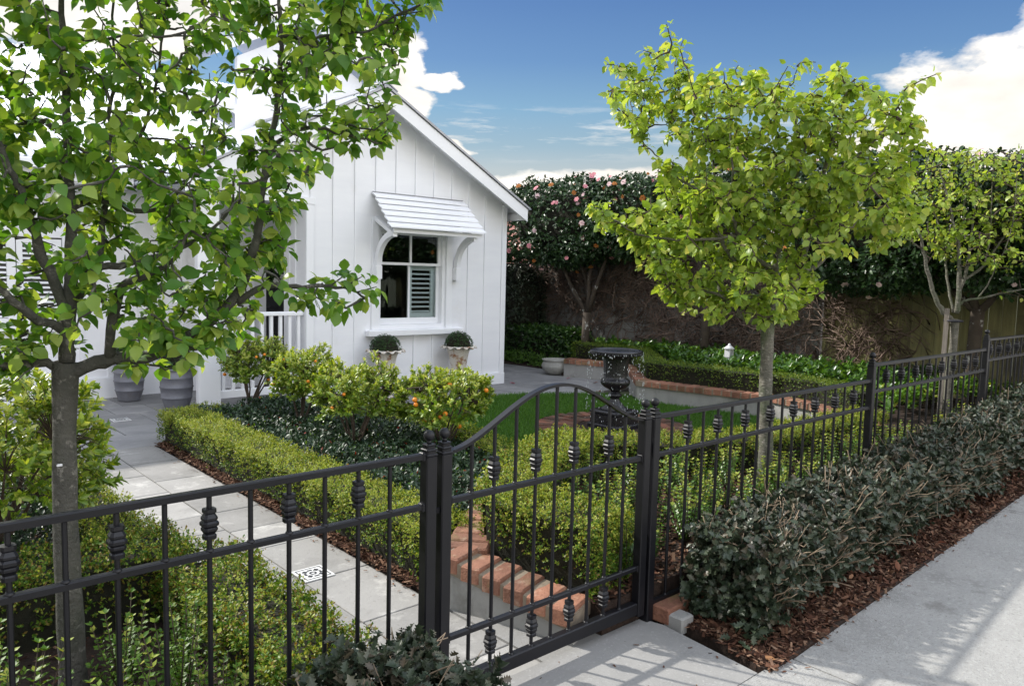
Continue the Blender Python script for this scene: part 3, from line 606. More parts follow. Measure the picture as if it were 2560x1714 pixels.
# ------------------------------------------------------------------ brick-capped walls
bk = MB(); bk.cbox(-.112,.112,-.0515,.0515,-.038,.038,.008); BRICK = bk.mesh('brick'); BRICK.materials.append(M['brick'])
def brick_wall(name, label, pts, side, ztop, zb=-0.05, zf=None):
    zf = zf or (lambda x, y: 0.0)
    """concrete upstand with a course of header bricks; pts = outer edge of the bricks, side = +1 if the bed is on the left of travel"""
    t = thing(name, label, 'garden wall', (pts[0][0], pts[0][1], 0))
    b = MB(); mt = MB(); done = []
    for i, (a, c) in enumerate(zip(pts[:-1], pts[1:])):
        a = np.array(a); c = np.array(c); d = c-a; l = np.linalg.norm(d); d /= l; nn = np.array([-d[1], d[0]])*side
        q = [a+nn*0.03, c+nn*0.03, c+nn*0.19, a+nn*0.19]; q = [tuple(p) for p in q]
        if side < 0: q = q[::-1]
        b.poly(q, zb, lambda x, y, i=i: ztop+zf(x, y)-0.078-0.0015*(i%2))
        q = [a+nn*0.008, c+nn*0.008, c+nn*0.216, a+nn*0.216]; q = [tuple(p) for p in q]
        if side < 0: q = q[::-1]
        mt.poly(q, lambda x, y, i=i: ztop+zf(x, y)-0.076-0.0015*(i%2), lambda x, y, i=i: ztop+zf(x, y)-0.008-0.0015*(i%2))
        k = max(1, int(round(l/0.1165))); ang = math.atan2(nn[1], nn[0])
        for j in range(k):
            s = (j+0.5)*l/k; p = a+d*s+nn*0.112; pi_ = a+d*s+nn*0.19; po = a+d*s+nn*.03
            if any(min(np.hypot(*(pi_-q1)), np.hypot(*(po-q0)), np.hypot(*(p-(q0+q1)/2))) < .062 for q0, q1 in done): continue
            done.append((po, pi_))
            piece('brick', BRICK, t, (p[0], p[1], ztop+zf(p[0], p[1])-0.038+random.uniform(-.003,.003)), rot=(random.uniform(-.012,.012), random.uniform(-.02,.02), ang+random.uniform(-.02,.02)), scale=(random.uniform(.97,1.02), l/k/0.1165*random.uniform(.95,1.0), 1))
    part('upstand', b, M['conc'], t); part('mortar', mt, M['mortar'], t)
    return t
brick_wall('brick_topped_wall', 'low rendered wall with brick capping just inside the open side of the gate', [(2.42,2.25),(2.2,2.95),(2.72,3.4),(3.3,3.75),(4.0,4.0)], -1, 0.275, zf=lambda x, y: -0.13*min(max((2.95-y)/.7, 0), 1))
brick_wall('brick_topped_wall', 'angled rendered wall with red brick capping round the lawn and fountain', BW, 1, 0.30)
t = thing('brick_edging', 'loose row of flat bricks under the fence right of the gate', 'brick edging', (3.0, 2.15, 0.03))
for i in range(18): piece('brick', BRICK, t, (3.06+0.235*i, 2.165+random.uniform(-.012,.012), 0.035+gz(3.06+.235*i)), rotz=random.uniform(-.06,.06), scale=(1,1.0,1.0))
t = MB(); t.cbox(2.955,3.05,2.03,2.14,-.02,.055,.008); tag(part('stone_block', t, M['conc']), 'small grey stone block at the foot of the gate post', 'stone block')
# brick ring round the fountain
RB = BRICK.copy(); RB.name = 'brick'; RB.materials.clear(); RB.materials.append(M['oldbrick'])
t = thing('brick_ring', 'circle of old bricks set in the lawn round the fountain', 'brick ring', (FC[0], FC[1], 0.03))
for rr, kk in ((0.75, 37), (0.515, 25)):
    for i in range(kk):
        a = 2*math.pi*(i+random.uniform(-.1,.1))/kk; piece('brick', RB, t, (FC[0]+rr*math.cos(a), FC[1]+rr*math.sin(a), 0.014+random.uniform(-.010,.006)), rotz=a+random.uniform(-.08,.08))
part('soil_bed', MB().poly([(FC[0]+.875*math.cos(a), FC[1]+.875*math.sin(a)) for a in np.linspace(0, 2*math.pi, 41)[:-1]], -.04, .036), M['soil'], t)

# ------------------------------------------------------------------ house
W0, W1 = 8.81, 8.93                       # gable wall faces
def ztop(x): return 3.985-0.536*abs(x-5.42)
H = thing('white_cottage', 'white board and batten cottage with a gable, window awning and recessed porch', 'house', (5.4, 8.81, 0))
b = MB()
def strip(x0, x1, z0, z1=None):
    pts = [(x0, z0), (x1, z0)]
    if z1 is not None: pts += [(x1, z1), (x0, z1)]
    else:
        pts.append((x1, ztop(x1)))
        if x0 < 5.42 < x1: pts.append((5.42, ztop(5.42)))
        pts.append((x0, ztop(x0)))
    b.wallpoly(pts, W0, W1)
strip(3.15, 3.36, 0); strip(3.36, 4.45, 2.47); strip(4.45, 5.5, 0); strip(5.5, 6.62, 0, 0.9); strip(5.5, 6.62, 2.26); strip(6.62, 7.73, 0)
b.box(7.61, 7.73, W1+.001, 14, 0, 2.7)                     # side wall to the right
part('gable_wall', b, M['white'], H)
b = MB(); b.box(4.45, 4.57, W1+.001, 9.4, 0, 2.6); b.box(4.571, 5.5, 9.28, 9.4, 0, 2.6); b.box(5.38, 5.5, 9.401, 10.499, 0, 2.6); part('porch_side_wall', b, M['white'], H)
b = MB(); b.box(-6, 4.70, 10.5, 10.62, 0, 2.9); b.box(5.40, 7.6, 10.5, 10.62, 0, 2.9); b.box(4.701, 5.399, 10.5, 10.62, 2.12, 2.9)
# window opening of the left wing is boxed by its frame
part('wing_wall', b, M['white'], H)
b = MB(); b.box(3.16, 5.37, W1+.002, 10.49, 2.601, 2.64); part('porch_ceiling', b, M['trim'], H)
BATT = MB(); 
def batten(x, z0, z1, y=W0, w=0.045, name='batten', dx=0, z1b=None):
    m_ = MB(); z2 = z1 if z1b is None else z1b
    m_.wallpoly([(x-w/2, z0), (x+w/2, z0), (x+w/2, z2), (x-w/2, z1)], y-0.019, y-0.0005); return part(name, m_, M['white'], H)
for i in range(10):
    x = 7.345-0.3125*i
    zt = ztop(x)-0.15
    if 5.36 < x < 6.74:
        batten(x, 0.17, 0.80); batten(x, 2.69, zt)
    else: batten(x, 0.17, zt)
for i in range(4): x = 4.22-0.3125*i; batten(x, 2.56, ztop(x)-0.15)
for i in range(30):
    x = 4.5-0.31*i
    if 1.05 < x < 2.25: batten(x, 0.26, 0.92, 10.5); batten(x, 2.07, 2.7, 10.5)
    else: batten(x, 0.26, 2.7, 10.5)
for i in range(2):                                              # strips on the porch reveal
    m_ = MB(); m_.box(4.432, 4.4495, 9.05+.16*i, 9.09+.16*i, 0.17, 2.45); part('batten', m_, M['white'], H)
b = MB(); b.cbox(7.665, 7.755, W0-.024, W0-.0008, 0.171, 2.71); part('corner_board', b, M['trim'], H)
b = MB(); b.cbox(4.56, 7.76, W0-.034, W0-.001, -.03, 0.168); part('baseboard', b, M['trim'], H)
b = MB(); b.cbox(-6, 2.98, 10.462, 10.499, -.03, 0.258); part('baseboard', b, M['trim'], H)
b = MB(); b.cbox(4.452, 4.555, W0-.03, W0-.001, -.02, 2.469); part('door_surround', b, M['trim'], H)
b = MB(); b.cbox(3.13, 4.575, W0-.034, W0-.001, 2.471, 2.555); part('door_surround', b, M['trim'], H)
b = MB(); b.cbox(3.13, 3.38, W0-.03, W0-.001, -.02, 2.469); part('porch_post', b, M['trim'], H)
# balustrade across the porch front
bl = part('handrail', MB().cbox(3.36, 4.45, 8.835, 8.905, 1.10, 1.145, .012), M['trim'], H)
part('bottom_rail', MB().cbox(3.36, 4.45, 8.845, 8.895, 0.14, 0.23, .006), M['trim'], bl)
for i in range(9):
    x = 3.44+0.1185*i; part('baluster', MB().box(x-.019, x+.019, 8.852, 8.888, .2305, 1.0995), M['trim'], bl)
# roof: corrugated sheets
def corr(name, p0, du, dv, nu, amp=0.011, pitch=0.076, mat=None, thick=0.018):
    """sheet from p0; du = along the ridge (corrugations repeat), dv = down the slope"""
    p0, du, dv = Vector(p0), Vector(du), Vector(dv); nn = du.cross(dv).normalized()
    if nn.z < 0: nn = -nn
    L_ = du.length; k = int(L_/pitch*nu); vs = []
    for i in range(k+1):
        h = amp*math.sin(2*math.pi*i/nu); q = p0+du*(i/k)+nn*h
        vs += [q, q+dv, q-nn*thick, q+dv-nn*thick]
    fs = []
    for i in range(k):
        a, c = 4*i, 4*i+4; fs += [(a, a+1, c+1, c), (a+2, c+2, c+3, a+3), (a+1, a+3, c+3, c+1), (a, c, c+2, a+2)]
    m_ = MB(); m_.add([tuple(v) for v in vs], fs, False); return part(name, m_, mat or M['roof'], H)
RY = 8.50
corr('roof', (5.42, RY, 4.03), (0, 7.5, 0), (2.56, 0, -1.372), 6)
corr('roof', (5.42, RY, 4.03), (0, 7.5, 0), (-2.56, 0, -1.372), 6)
b = MB(); b.wallpoly([(5.26, 3.96), (5.42, 4.055), (5.58, 3.96), (5.58, 3.975), (5.42, 4.072), (5.26, 3.975)], RY-.004, 16); part('ridge_cap', b, M['flash'], H)
def barge(sgn):
    a = (5.42, 3.985); e = (5.42+sgn*2.50, 3.985-0.536*2.50); m_ = MB()
    pts = [a, e, (e[0], e[1]-0.175), (a[0], a[1]-0.185)]
    if sgn > 0: pts = pts[::-1]
    m_.wallpoly(pts[::-1] if sgn < 0 else pts, RY+.012, RY+.037); o = part('barge_board', m_, M['trim'], H)
    m_ = MB(); q = [(a[0], a[1]+.043), (e[0]+sgn*.03, e[1]+.028), (e[0]+sgn*.03, e[1]-.002), (a[0], a[1]+.012)]
    m_.wallpoly(q if sgn < 0 else q[::-1], RY-.012, RY+.011); part('barge_flashing', m_, M['flash'], H)
    # soffit between barge and wall
    m_ = MB(); t_ = 0.536; x0, x1 = 5.42, 5.42+sgn*2.5
    vs = [(x0, RY+.038, 3.95), (x1, RY+.038, 3.95-t_*2.5), (x1, 16, 3.95-t_*2.5), (x0, 16, 3.95)]
    m_.add(vs+[(v[0], v[1], v[2]-.02) for v in vs], [(0,1,2,3),(7,6,5,4),(0,4,5,1),(1,5,6,2),(2,6,7,3),(3,7,4,0)]); part('soffit', m_, M['trim'], H)
barge(1); barge(-1)
b = MB(); b.cbox(7.86, 7.95, RY+.04, 14, 2.49, 2.60, .02); part('gutter', b, M['trim'], H)
# left wing roof, gutter, fascia
corr('roof', (-6.2, 10.06, 2.86), (14.2, 0, 0), (0, 6.6, 2.74), 6)
b = MB(); b.box(-6.2, 7.95, 16.4, 16.5, 0, 5.4); b.box(-6.2, -6.1, 10.63, 16.39, 0, 2.9); part('rear_wall', b, M['white'], H)
b = MB(); b.cbox(-6.2, 2.86, 9.985, 10.10, 2.73, 2.835, .02); part('gutter', b, M['trim'], H)
b = MB(); b.box(-6.2, 2.85, 10.101, 10.126, 2.62, 2.82); part('fascia', b, M['trim'], H)
b = MB(); b.box(-6.2, 2.85, 10.1265, 10.499, 2.60, 2.6195); part('soffit', b, M['trim'], H)
# dormer gable on the main roof
b = MB(); b.wallpoly([(5.0, 3.2), (7.25, 3.2), (7.25, 5.0), (6.1, 5.62), (5.0, 5.0)], 12.2, 12.3); part('dormer_wall', b, M['white'], H)
for sg in (1, -1):
    m_ = MB(); q = [(6.1, 5.93), (6.1+sg*1.5, 5.93-.56*1.5), (6.1+sg*1.5, 5.93-.56*1.5-.17), (6.1, 5.75)]
    m_.wallpoly(q[::-1] if sg < 0 else q, 12.0, 12.03); part('barge_board', m_, M['trim'], H)
    m_ = MB(); q = [(6.1, 5.97), (6.1+sg*1.52, 5.97-.56*1.52), (6.1+sg*1.52, 5.935-.56*1.52), (6.1, 5.935)]
    m_.wallpoly(q[::-1] if sg < 0 else q, 11.98, 15); part('dormer_roof', m_, M['roof'], H)
# ---- awning over the window
aw = part('awning', MB().box(5.42, 6.87, 8.305, 8.335, 2.165, 2.215), M['trim'], H)
n_b = 6; z0a, y0a, z1a, y1a = 2.70, 8.79, 2.215, 8.26
for i in range(n_b):
    f0, f1 = i/n_b, (i+1.12)/n_b; ya, yb = y0a+(y1a-y0a)*f0, y0a+(y1a-y0a)*min(f1, 1.03); za, zb_ = z0a+(z1a-z0a)*f0, z0a+(z1a-z0a)*min(f1, 1.03)
    xl, xr = 5.385-.015*i*.6, 6.905; lift = .006
    vs = [(xl, ya, za), (xr, ya, za), (xr, yb, zb_+.034), (xl, yb, zb_+.034)]
    vs = vs+[(x, y, z-.017) for x, y, z in vs]
    part('awning_board', MB().add(vs, [(0,3,2,1),(4,5,6,7),(0,1,5,4),(1,2,6,5),(2,3,7,6),(3,0,4,7)]), M['trim'], aw)
part('awning_top_strip', MB().box(5.40, 6.89, 8.775, 8.808, 2.703, 2.712), M['flash'], aw)  # thin grey strip along the top edge of the awning
for x in (5.455, 6.775):
    part('bracket_block', MB().cbox(x-.045, x+.045, 8.70, 8.788, 1.57, 1.745, .006), M['trim'], aw)
    m_ = MB(); k = 12; vs = []
    for j in range(k+1):
        a = R(84)*j/k
        for rr in (.375, .452):
            yy_, zz_ = 8.332+rr*math.cos(a), 1.7455+rr*math.sin(a); vs += [(x-.034, yy_, zz_), (x+.034, yy_, zz_)]
    fs = [(0,1,3,2), (4*k,4*k+2,4*k+3,4*k+1)]
    for j in range(k):
        a_, c_ = 4*j, 4*j+4; fs += [(a_, a_+1, c_+1, c_), (a_+2, c_+2, c_+3, a_+3), (a_, c_, c_+2, a_+2), (a_+1, a_+3, c_+3, c_+1)]
    m_.add(vs, fs); part('bracket', m_, M['trim'], aw)
    m_ = MB(); m_.box(x-.03, x+.03, 8.335, 8.787, 2.115, 2.164)
    m_.v = [(vx, vy, vz+(0.50*(vy-8.335) if vz > 2.13 else 0.48*(vy-8.335))) for vx, vy, vz in m_.v]
    part('bracket_arm', m_, M['trim'], aw)
# ---- sash window
def sash_window(x0, x1, z0, z1, y, name='window', meet=None):
    w = part(name, MB().box(x0, x0+.05, y, y+.10, z0, z1).box(x1-.05, x1, y, y+.10, z0, z1).box(x0+.051, x1-.051, y, y+.10, z1-.05, z1).box(x0+.051, x1-.051, y, y+.10, z0, z0+.05), M['trim'], H)
    return w
part_w = sash_window(5.5, 6.62, 0.9, 2.26, W0+.012)
win = part_w; gx0, gx1 = 5.59, 6.54
# casing boards and sill
for c in ((5.39, 5.499), (6.621, 6.73)): part('casing', MB().cbox(c[0], c[1], W0-.028, W0-.001, .89, 2.36, .004), M['trim'], win)
part('casing', MB().cbox(5.5, 6.62, W0-.028, W0-.001, 2.262, 2.36, .004), M['trim'], win)
part('sill', MB().cbox(5.31, 6.89, W0-.12, W0-.001, .812, .889, .012), M['trim'], win)
ys = W0+.05
def sash(xa, xb, za, zb_, y, nm='sash', rb=.045, rt=.04, st=.045, mull=None):
    m_ = MB(); m_.box(xa, xa+st, y, y+.035, za, zb_); m_.box(xb-st, xb, y, y+.035, za, zb_); m_.box(xa+st+.0005, xb-st-.0005, y, y+.035, za, za+rb); m_.box(xa+st+.0005, xb-st-.0005, y, y+.035, zb_-rt, zb_)
    if mull: m_.box(mull-.014, mull+.014, y+.002, y+.033, za+rb+.0005, zb_-rt-.0005)
    s_ = part(nm, m_, M['trim'], win); return s_
sash(5.551, 6.569, 1.76, 2.209, ys, mull=6.06, rb=.036)
sash(5.551, 6.569, .951, 1.795, ys+.037, mull=6.06, rb=.085, rt=.03)
part('pane', MB().box(5.597, 6.045, ys+.016, ys+.02, 1.797, 2.168), M['glass'], win); part('pane', MB().box(6.075, 6.523, ys+.016, ys+.02, 1.797, 2.168), M['glass'], win)
part('pane', MB().box(5.597, 6.045, ys+.054, ys+.058, 1.037, 1.764), M['glass'], win); part('pane', MB().box(6.075, 6.523, ys+.054, ys+.058, 1.037, 1.764), M['glass'], win)
# room behind the glass, its shade painted near-black, with a louvred shutter folded in
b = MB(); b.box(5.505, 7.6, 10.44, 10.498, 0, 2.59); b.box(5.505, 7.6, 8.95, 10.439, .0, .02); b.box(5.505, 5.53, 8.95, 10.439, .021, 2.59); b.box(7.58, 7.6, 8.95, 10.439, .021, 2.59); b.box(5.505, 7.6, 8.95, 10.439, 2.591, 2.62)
part('room_lining', b, M['dark_room'], H)  # dark lining colour stands in for the shade of the room
def shutter(xa, xb, za, zb_, y, par, n):
    s_ = part('shutter', MB().box(xa, xa+.06, y, y+.03, za, zb_).box(xb-.09, xb, y, y+.03, za, zb_).box(xa+.061, xb-.091, y, y+.03, za, za+.07).box(xa+.061, xb-.091, y, y+.03, zb_-.05, zb_), M['trim'], par)
    for i in range(n):
        z = za+.09+(zb_-za-.15)*i/(n-1); m_ = MB(); vs = [(xa+.062, y+.004, z-.008), (xb-.092, y+.004, z-.008), (xb-.092, y+.028, z+.012), (xa+.062, y+.028, z+.012)]
        m_.add(vs+[(p[0], p[1], p[2]-.005) for p in vs], [(0,1,2,3),(7,6,5,4),(0,4,5,1),(1,5,6,2),(2,6,7,3),(3,7,4,0)]); part('louvre', m_, M['trim'], par if par is not H else s_)
    return s_
shutter(6.085, 6.56, 1.03, 1.77, ys+.10, win, 10)
part('hinge', MB().cbox(6.548, 6.562, ys+.062, ys+.085, 1.62, 1.72, .003), M['brass'], win); part('hinge', MB().cbox(6.548, 6.562, ys+.062, ys+.085, 1.08, 1.18, .003), M['brass'], win)
part('stair_rail', MB().tube([(5.72, 9.5, 1.0), (5.70, 9.6, 2.0)], .02).tube([(5.85, 9.6, 1.45), (6.1, 9.7, 1.05)], .012), M['trim'], H)
part('white_bowl', MB().lathe([(.04, .92), (.08, .96), (.09, 1.03), (.085, 1.03)], 16, (5.72, 9.1, 0)), M['stone'], H)
# left wing window with louvred shutter
w2 = part('window', MB().cbox(1.08, 1.16, 10.46, 10.499, .93, 2.05).cbox(2.14, 2.22, 10.46, 10.499, .93, 2.05).cbox(1.161, 2.139, 10.46, 10.499, 1.97, 2.05), M['trim'], H)
part('sill', MB().cbox(1.03, 2.27, 10.42, 10.499, .86, .929), M['trim'], w2)
part('pane', MB().box(1.161, 2.139, 10.488, 10.494, .931, 1.969), M['door'], w2)
sh = shutter(1.20, 1.66, .95, 1.95, 10.452, w2, 16); shutter(1.67, 2.13, .95, 1.95, 10.452, w2, 16)
# door
d = part('door', MB().box(4.702, 5.398, 10.53, 10.57, .02, 2.119), M['door'], H)
for zz in ((.15, .75), (1.25, 2.0)):
    for xx in ((4.77, 5.02), (5.08, 5.33)):
        part('door_panel', MB().box(xx[0], xx[1], 10.523, 10.5295, zz[0], zz[1]).box(xx[0]+.03, xx[1]-.03, 10.518, 10.5225, zz[0]+.03, zz[1]-.03), M['door'], d)
part('door_handle', MB().ball((4.745, 10.49, 1.12), .025).tube([(4.745, 10.53, 1.12), (4.745, 10.49, 1.12)], .01), M['door'], d)
w = thing('wreath', 'leafy wreath with white flowers hanging on the black door', 'wreath', (4.92, 10.5, 1.58))
th = RNG.uniform(0, 6.28, 220); P = np.column_stack([4.92+.14*np.cos(th), np.full(220, 10.49), 1.58+.14*np.sin(th)])+rnd(220)*.015
leafcloud('leaves', P, rnd(220)+np.array([0,-.4,0]), np.tile([0,-1.,0], (220,1))+rnd(220)*.3, .055, 'oval', M['laurel'], None, w)

# blossoms (shared meshes)
def blossom(r, mat, rings=((1.0, 6, .12), (.62, 5, .38), (.32, 4, .75))):
    Ps, Ds, Ns, Ss = [], [], [], []
    for rr, k, tilt in rings:
        for i in range(k):
            a = 2*math.pi*(i+random.random()*.4)/k; d_ = np.array([math.cos(a), math.sin(a), tilt]); Ps.append([0,0,.0]); Ds.append(d_); Ns.append([-math.cos(a)*tilt, -math.sin(a)*tilt, 1]); Ss.append(rr*r)
    V, F, _ = leaf_geo(np.array(Ps), np.array(Ds), np.array(Ns, float), np.array(Ss), 'cam', 1.9); return bigmesh('flower', V, F, [mat], None, True)
FL = {k: blossom(.055, M[k]) for k in ('pink', 'faded', 'palepink', 'whitepetal')}
for px, pz in ((4.85, 1.66), (4.93, 1.55), (4.83, 1.50)): piece('flower', FL['whitepetal'], w, (px, 10.44, pz), rot=(R(90), 0, 0))

# ------------------------------------------------------------------ iron fence and gate
FY = 2.21
def collar(x, y, z, s=1.0, m_=None):
    """square knuckle threaded on a bar: stepped bulge"""
    m_ = m_ or MB(); prof = [(.009,-.046),(.018,-.045),(.0185,-.034),(.015,-.030),(.0215,-.019),(.0215,-.013),(.019,-.010),(.0245,-.004),(.0245,.004),(.019,.010),(.0215,.013),(.0215,.019),(.015,.030),(.0185,.034),(.018,.045),(.009,.046)]
    vs, n = [], 8
    for r, zz in prof:
        for j in range(8):
            a = R(90)*(j//2)+R(45)+R(13)*(1 if j % 2 else -1); q = r*1.13
            vs.append((q*math.cos(a)*s, q*math.sin(a)*s, zz*s))
    k = len(prof); m_.add([(v[0]+x, v[1]+y, v[2]+z) for v in vs], [(i*8+j, i*8+(j+1)%8, (i+1)*8+(j+1)%8, (i+1)*8+j) for i in range(k-1) for j in range(8)]+[tuple(range(7,-1,-1)), tuple((k-1)*8+j for j in range(8))])
    return m_
COLM = collar(0, 0, 0).mesh('collar'); COLM.materials.append(M['iron'])
WM = MB().lathe([(.0125, -.005), (.0125, .0), (.0085, .006)], 8).mesh('weld_bead'); WM.materials.append(M['iron'])
def bar(par, x, z0, z1, collars=(), welds=(), r=0.0068):
    o = part('baluster', MB().cbox(x-r, x+r, FY-r, FY+r, z0, z1, .003), M['iron'], par)
    for z in collars: piece('collar', COLM, o, (x, FY, z))
    for z in welds: piece('weld_bead', WM, o, (x, FY, z))
    return o
def post(par, x, z0, ztop_, w=.0235, y=FY, nm='post'):
    """hollow square post with stepped cap and ball"""
    o = part(nm, MB().cbox(x-w, x+w, y-w, y+w, z0, ztop_, .004), M['iron'], par); s_ = MB(); z = ztop_+.0005
    for r_, h in ((.0250, .007), (.0200, .012), (.0235, .006), (.0170, .012), (.0195, .005)):
        s_.cbox(x-r_, x+r_, y-r_, y+r_, z, z+h, .003); z += h
    s_.lathe([(.010, 0), (.008, .005), (.010, .011)], 12, (x, y, z)); s_.ball((x, y, z+.029), .0205, 20, 12)
    part('ball_finial', s_, M['iron'], o); return o
def fence_panel(name, label, x0, x1, dz, n, first, gap, parity, ztop_=1.0, zmid=.815, zlow=.085, group='iron fence panels along the footpath'):
    t = thing('iron_fence', label, 'fence', ((x0+x1)/2, FY, dz), group)
    part('top_rail', MB().cbox(x0, x1, FY-.013, FY+.013, ztop_+dz-.011, ztop_+dz+.011, .004), M['iron'], t)
    part('middle_rail', MB().cbox(x0, x1, FY-.012, FY+.012, zmid+dz-.010, zmid+dz+.010, .004), M['iron'], t)
    part('bottom_rail', MB().cbox(x0, x1, FY-.012, FY+.012, zlow+dz-.010, zlow+dz+.010, .004), M['iron'], t)
    for i in range(n):
        x = first+gap*i; c = (i % 2 == parity)
        bar(t, x, zlow+dz+.0105, ztop_+dz-.0115, (zmid+dz+.092,) if c else (), (zmid+dz+.011, zlow+dz+.0105))
    for xe in (x0+.004, x1-.004):
        for z in (ztop_+dz, zmid+dz): part('bracket', MB().cbox(xe-.010, xe+.010, FY-.0165, FY+.0165, z-.0145, z+.0145, .004), M['iron'], t)
    return t
fence_panel('fence_panel', 'black iron fence panel left of the gate, in front of the big pear trunk', -.955, 1.577, 0, 20, -.93, .1245, 0, zlow=.085)
fence_panel('fence_panel', 'black iron fence panel just right of the gate, before the middle pear tree', 2.937, 5.277, 0, 17, 3.055, .1325, 1)
fence_panel('fence_panel', 'second black iron fence panel right of the gate, stepped up from the first', 5.323, 7.617, .105, 17, 5.41, .1325, 1)
fence_panel('fence_panel', 'far black iron fence panel at the right edge, highest of the stepped run', 7.663, 9.97, .19, 17, 7.75, .1325, 0)
for x, z0, zt, lb in ((1.60, 0, 1.0, 'black ball-topped fence post on the left of the gate'), (2.912, 0, 1.0, 'black ball-topped fence post on the right of the gate'),
                      (5.30, .06, 1.10, 'black ball-topped fence post where the fence first steps up'), (7.64, .15, 1.19, 'black ball-topped fence post before the staked pear tree, second step'), (10.0, .25, 1.28, 'black ball-topped post at the far end of the fence')):
    t = thing('fence_post', lb, 'fence post', (x, FY, z0), 'ball-topped fence posts'); post(t, x, z0-.05, zt, nm='shaft')
# gate
G = thing('garden_gate', 'black wrought iron gate with arched top and ball-topped stiles', 'gate', (2.26, FY, .05))
post(G, 1.669, .05, 1.0, nm='stile'); post(G, 2.842, .05, 1.0, nm='stile')
def arch(x):
    t = (x-1.693)/(2.818-1.693); t = min(max(t, 0), 1)
    return 1.0+0.205*(0.5-0.5*math.cos(2*math.pi*t))**0.8
m_ = MB(); k = 48; vs = []
for i in range(k+1):
    x = 1.693+(2.818-1.693)*i/k; z = arch(x); dz = (arch(x+.004)-arch(x-.004))/.008; nx, nz_ = -dz/math.hypot(1, dz), 1/math.hypot(1, dz)
    for sy, sn in ((-.015, -.006), (.015, -.006), (.015, .006), (-.015, .006)): vs.append((x+nx*sn, FY+sy, z+nz_*sn))
m_.add(vs, [(4*i+j, 4*i+(j+1)%4, 4*i+4+(j+1)%4, 4*i+4+j) for i in range(k) for j in range(4)]+[(3,2,1,0),(4*k,4*k+1,4*k+2,4*k+3)])
m_.sm = [False]*len(m_.sm); part('arched_rail', m_, M['iron'], G)
part('middle_rail', MB().cbox(1.693, 2.818, FY-.012, FY+.012, .805, .827, .004), M['iron'], G)
part('lower_rail', MB().cbox(1.693, 2.818, FY-.012, FY+.012, .276, .296, .004), M['iron'], G)
part('bottom_rail', MB().cbox(1.693, 2.818, FY-.02, FY+.02, .062, .118, .005), M['iron'], G)
for i in range(9):
    x = 1.80+.1125*i; c = i % 2 == 1
    bar(G, x, .1185, arch(x)-.007, (.905, .205) if c else (), (.828, .297, .1185))
for x in (1.697, 2.814):
    for z in (.816, .286, .09): part('weld_cap', MB().cbox(x-.004, x+.004, FY-.017, FY+.017, z-.016, z+.016, .003), M['steel'] if False else M['iron'], G)
part('hinge', MB().tube([(2.876, FY, .20), (2.876, FY, .26)], .008, 8).tube([(2.876, FY, .83), (2.876, FY, .89)], .008, 8), M['iron'], G)
part('latch', MB().cbox(1.632, 1.655, FY-.01, FY+.01, .78, .80, .003), M['iron'], G)

# ------------------------------------------------------------------ fountain
fx, fy = FC
F = thing('fountain', 'black cast iron urn fountain spilling water in the lawn', 'fountain', (fx, fy, .04))
b = MB(); c45 = .19
b.cbox(fx-c45-.02, fx+c45+.02, fy-c45-.02, fy+c45+.02, .035, .085, .012); b.cbox(fx-c45, fx+c45, fy-c45, fy+c45, .0855, .20, .014); b.cbox(fx-c45-.008, fx+c45+.008, fy-c45-.008, fy+c45+.008, .2005, .232, .014)
o = part('plinth', b, M['fount'], F); o.data.update()
fl = lambda i, th: 1+(.06*math.cos(16*th) if 1 <= i <= 6 else 0)
part('foot', MB().lathe([(.145, .233), (.135, .245), (.10, .27), (.065, .31), (.048, .345), (.046, .36), (.07, .375), (.078, .39), (.07, .405), (.05, .415), (.048, .44)], 64, (fx, fy, 0), rmod=fl), M['fount'], F)
def bodymod(i, th):
    if 2 <= i <= 6: return 1+.055*abs(math.cos(9*th))
    if 8 <= i <= 12: return 1+.035*abs(math.cos(12*th))
    return 1
part('bowl', MB().lathe([(.048, .4405), (.07, .45), (.115, .475), (.145, .505), (.155, .53), (.152, .55), (.138, .565), (.128, .575), (.125, .60), (.127, .66), (.131, .72), (.138, .78), (.150, .825), (.19, .842), (.235, .848)], 96, (fx, fy, 0), rmod=bodymod), M['fount'], F)
rim = part('rim', MB().lathe([(.235, .8485), (.262, .843), (.278, .85), (.287, .862), (.283, .877), (.265, .884), (.245, .879), (.24, .868)], 72, (fx, fy, 0), cap=False), M['fount'], F)
m_ = MB()
for i in range(44):
    a = 2*math.pi*i/44; m_.ball((fx+.272*math.cos(a), fy+.272*math.sin(a), .845), .0165, 8, 5)
part('egg_moulding', m_, M['fount'], rim)
part('water_surface', MB().lathe([(.0005, .873), (.02, .878), (.04, .872), (.1, .874), (.2405, .873)], 48, (fx, fy, 0), cap=False), M['water'], F)
m_ = MB()
for i in range(300):
    a = random.choice([2.5, 5.5, 3.7, 0.6, 4.5])+random.gauss(0, .32); r_ = .285+random.uniform(0, .02); z = .85-random.random()**1.4*.72
    r_ += .02*(1-(z/.85)); s_ = random.uniform(.0016, .0034); m_.ball((fx+r_*math.cos(a), fy+r_*math.sin(a), z), s_, 5, 4, (1, 1, 1)); 
    q = m_.v[-25:]; zz = z; m_.v[-25:] = [(p[0], p[1], zz+(p[2]-zz)*random.choice([2.5, 4, 7])) for p in q] if False else [(p[0], p[1], zz+(p[2]-zz)*4.0) for p in q]
part('water_drops', m_, M['drop'], F, kind='stuff')
for k in range(3):
    pts = [(fx-.55+.12*math.cos(s)+.02*s*random.uniform(.5, 1), fy-.42+.12*math.sin(s)*.7+.03*k, .06+.03*abs(math.sin(s*1.7))) for s in np.linspace(0, 7-k, 16)]
    tag(part('fallen_twig', MB().tube(pts, .004, 5), M['vine']), ['curled dry vine stem on the brick ring by the fountain', 'curled dry vine stem lying nearest the fountain plinth', 'thin dry stem on the muddy ring before the fountain'][k], 'dry stem')

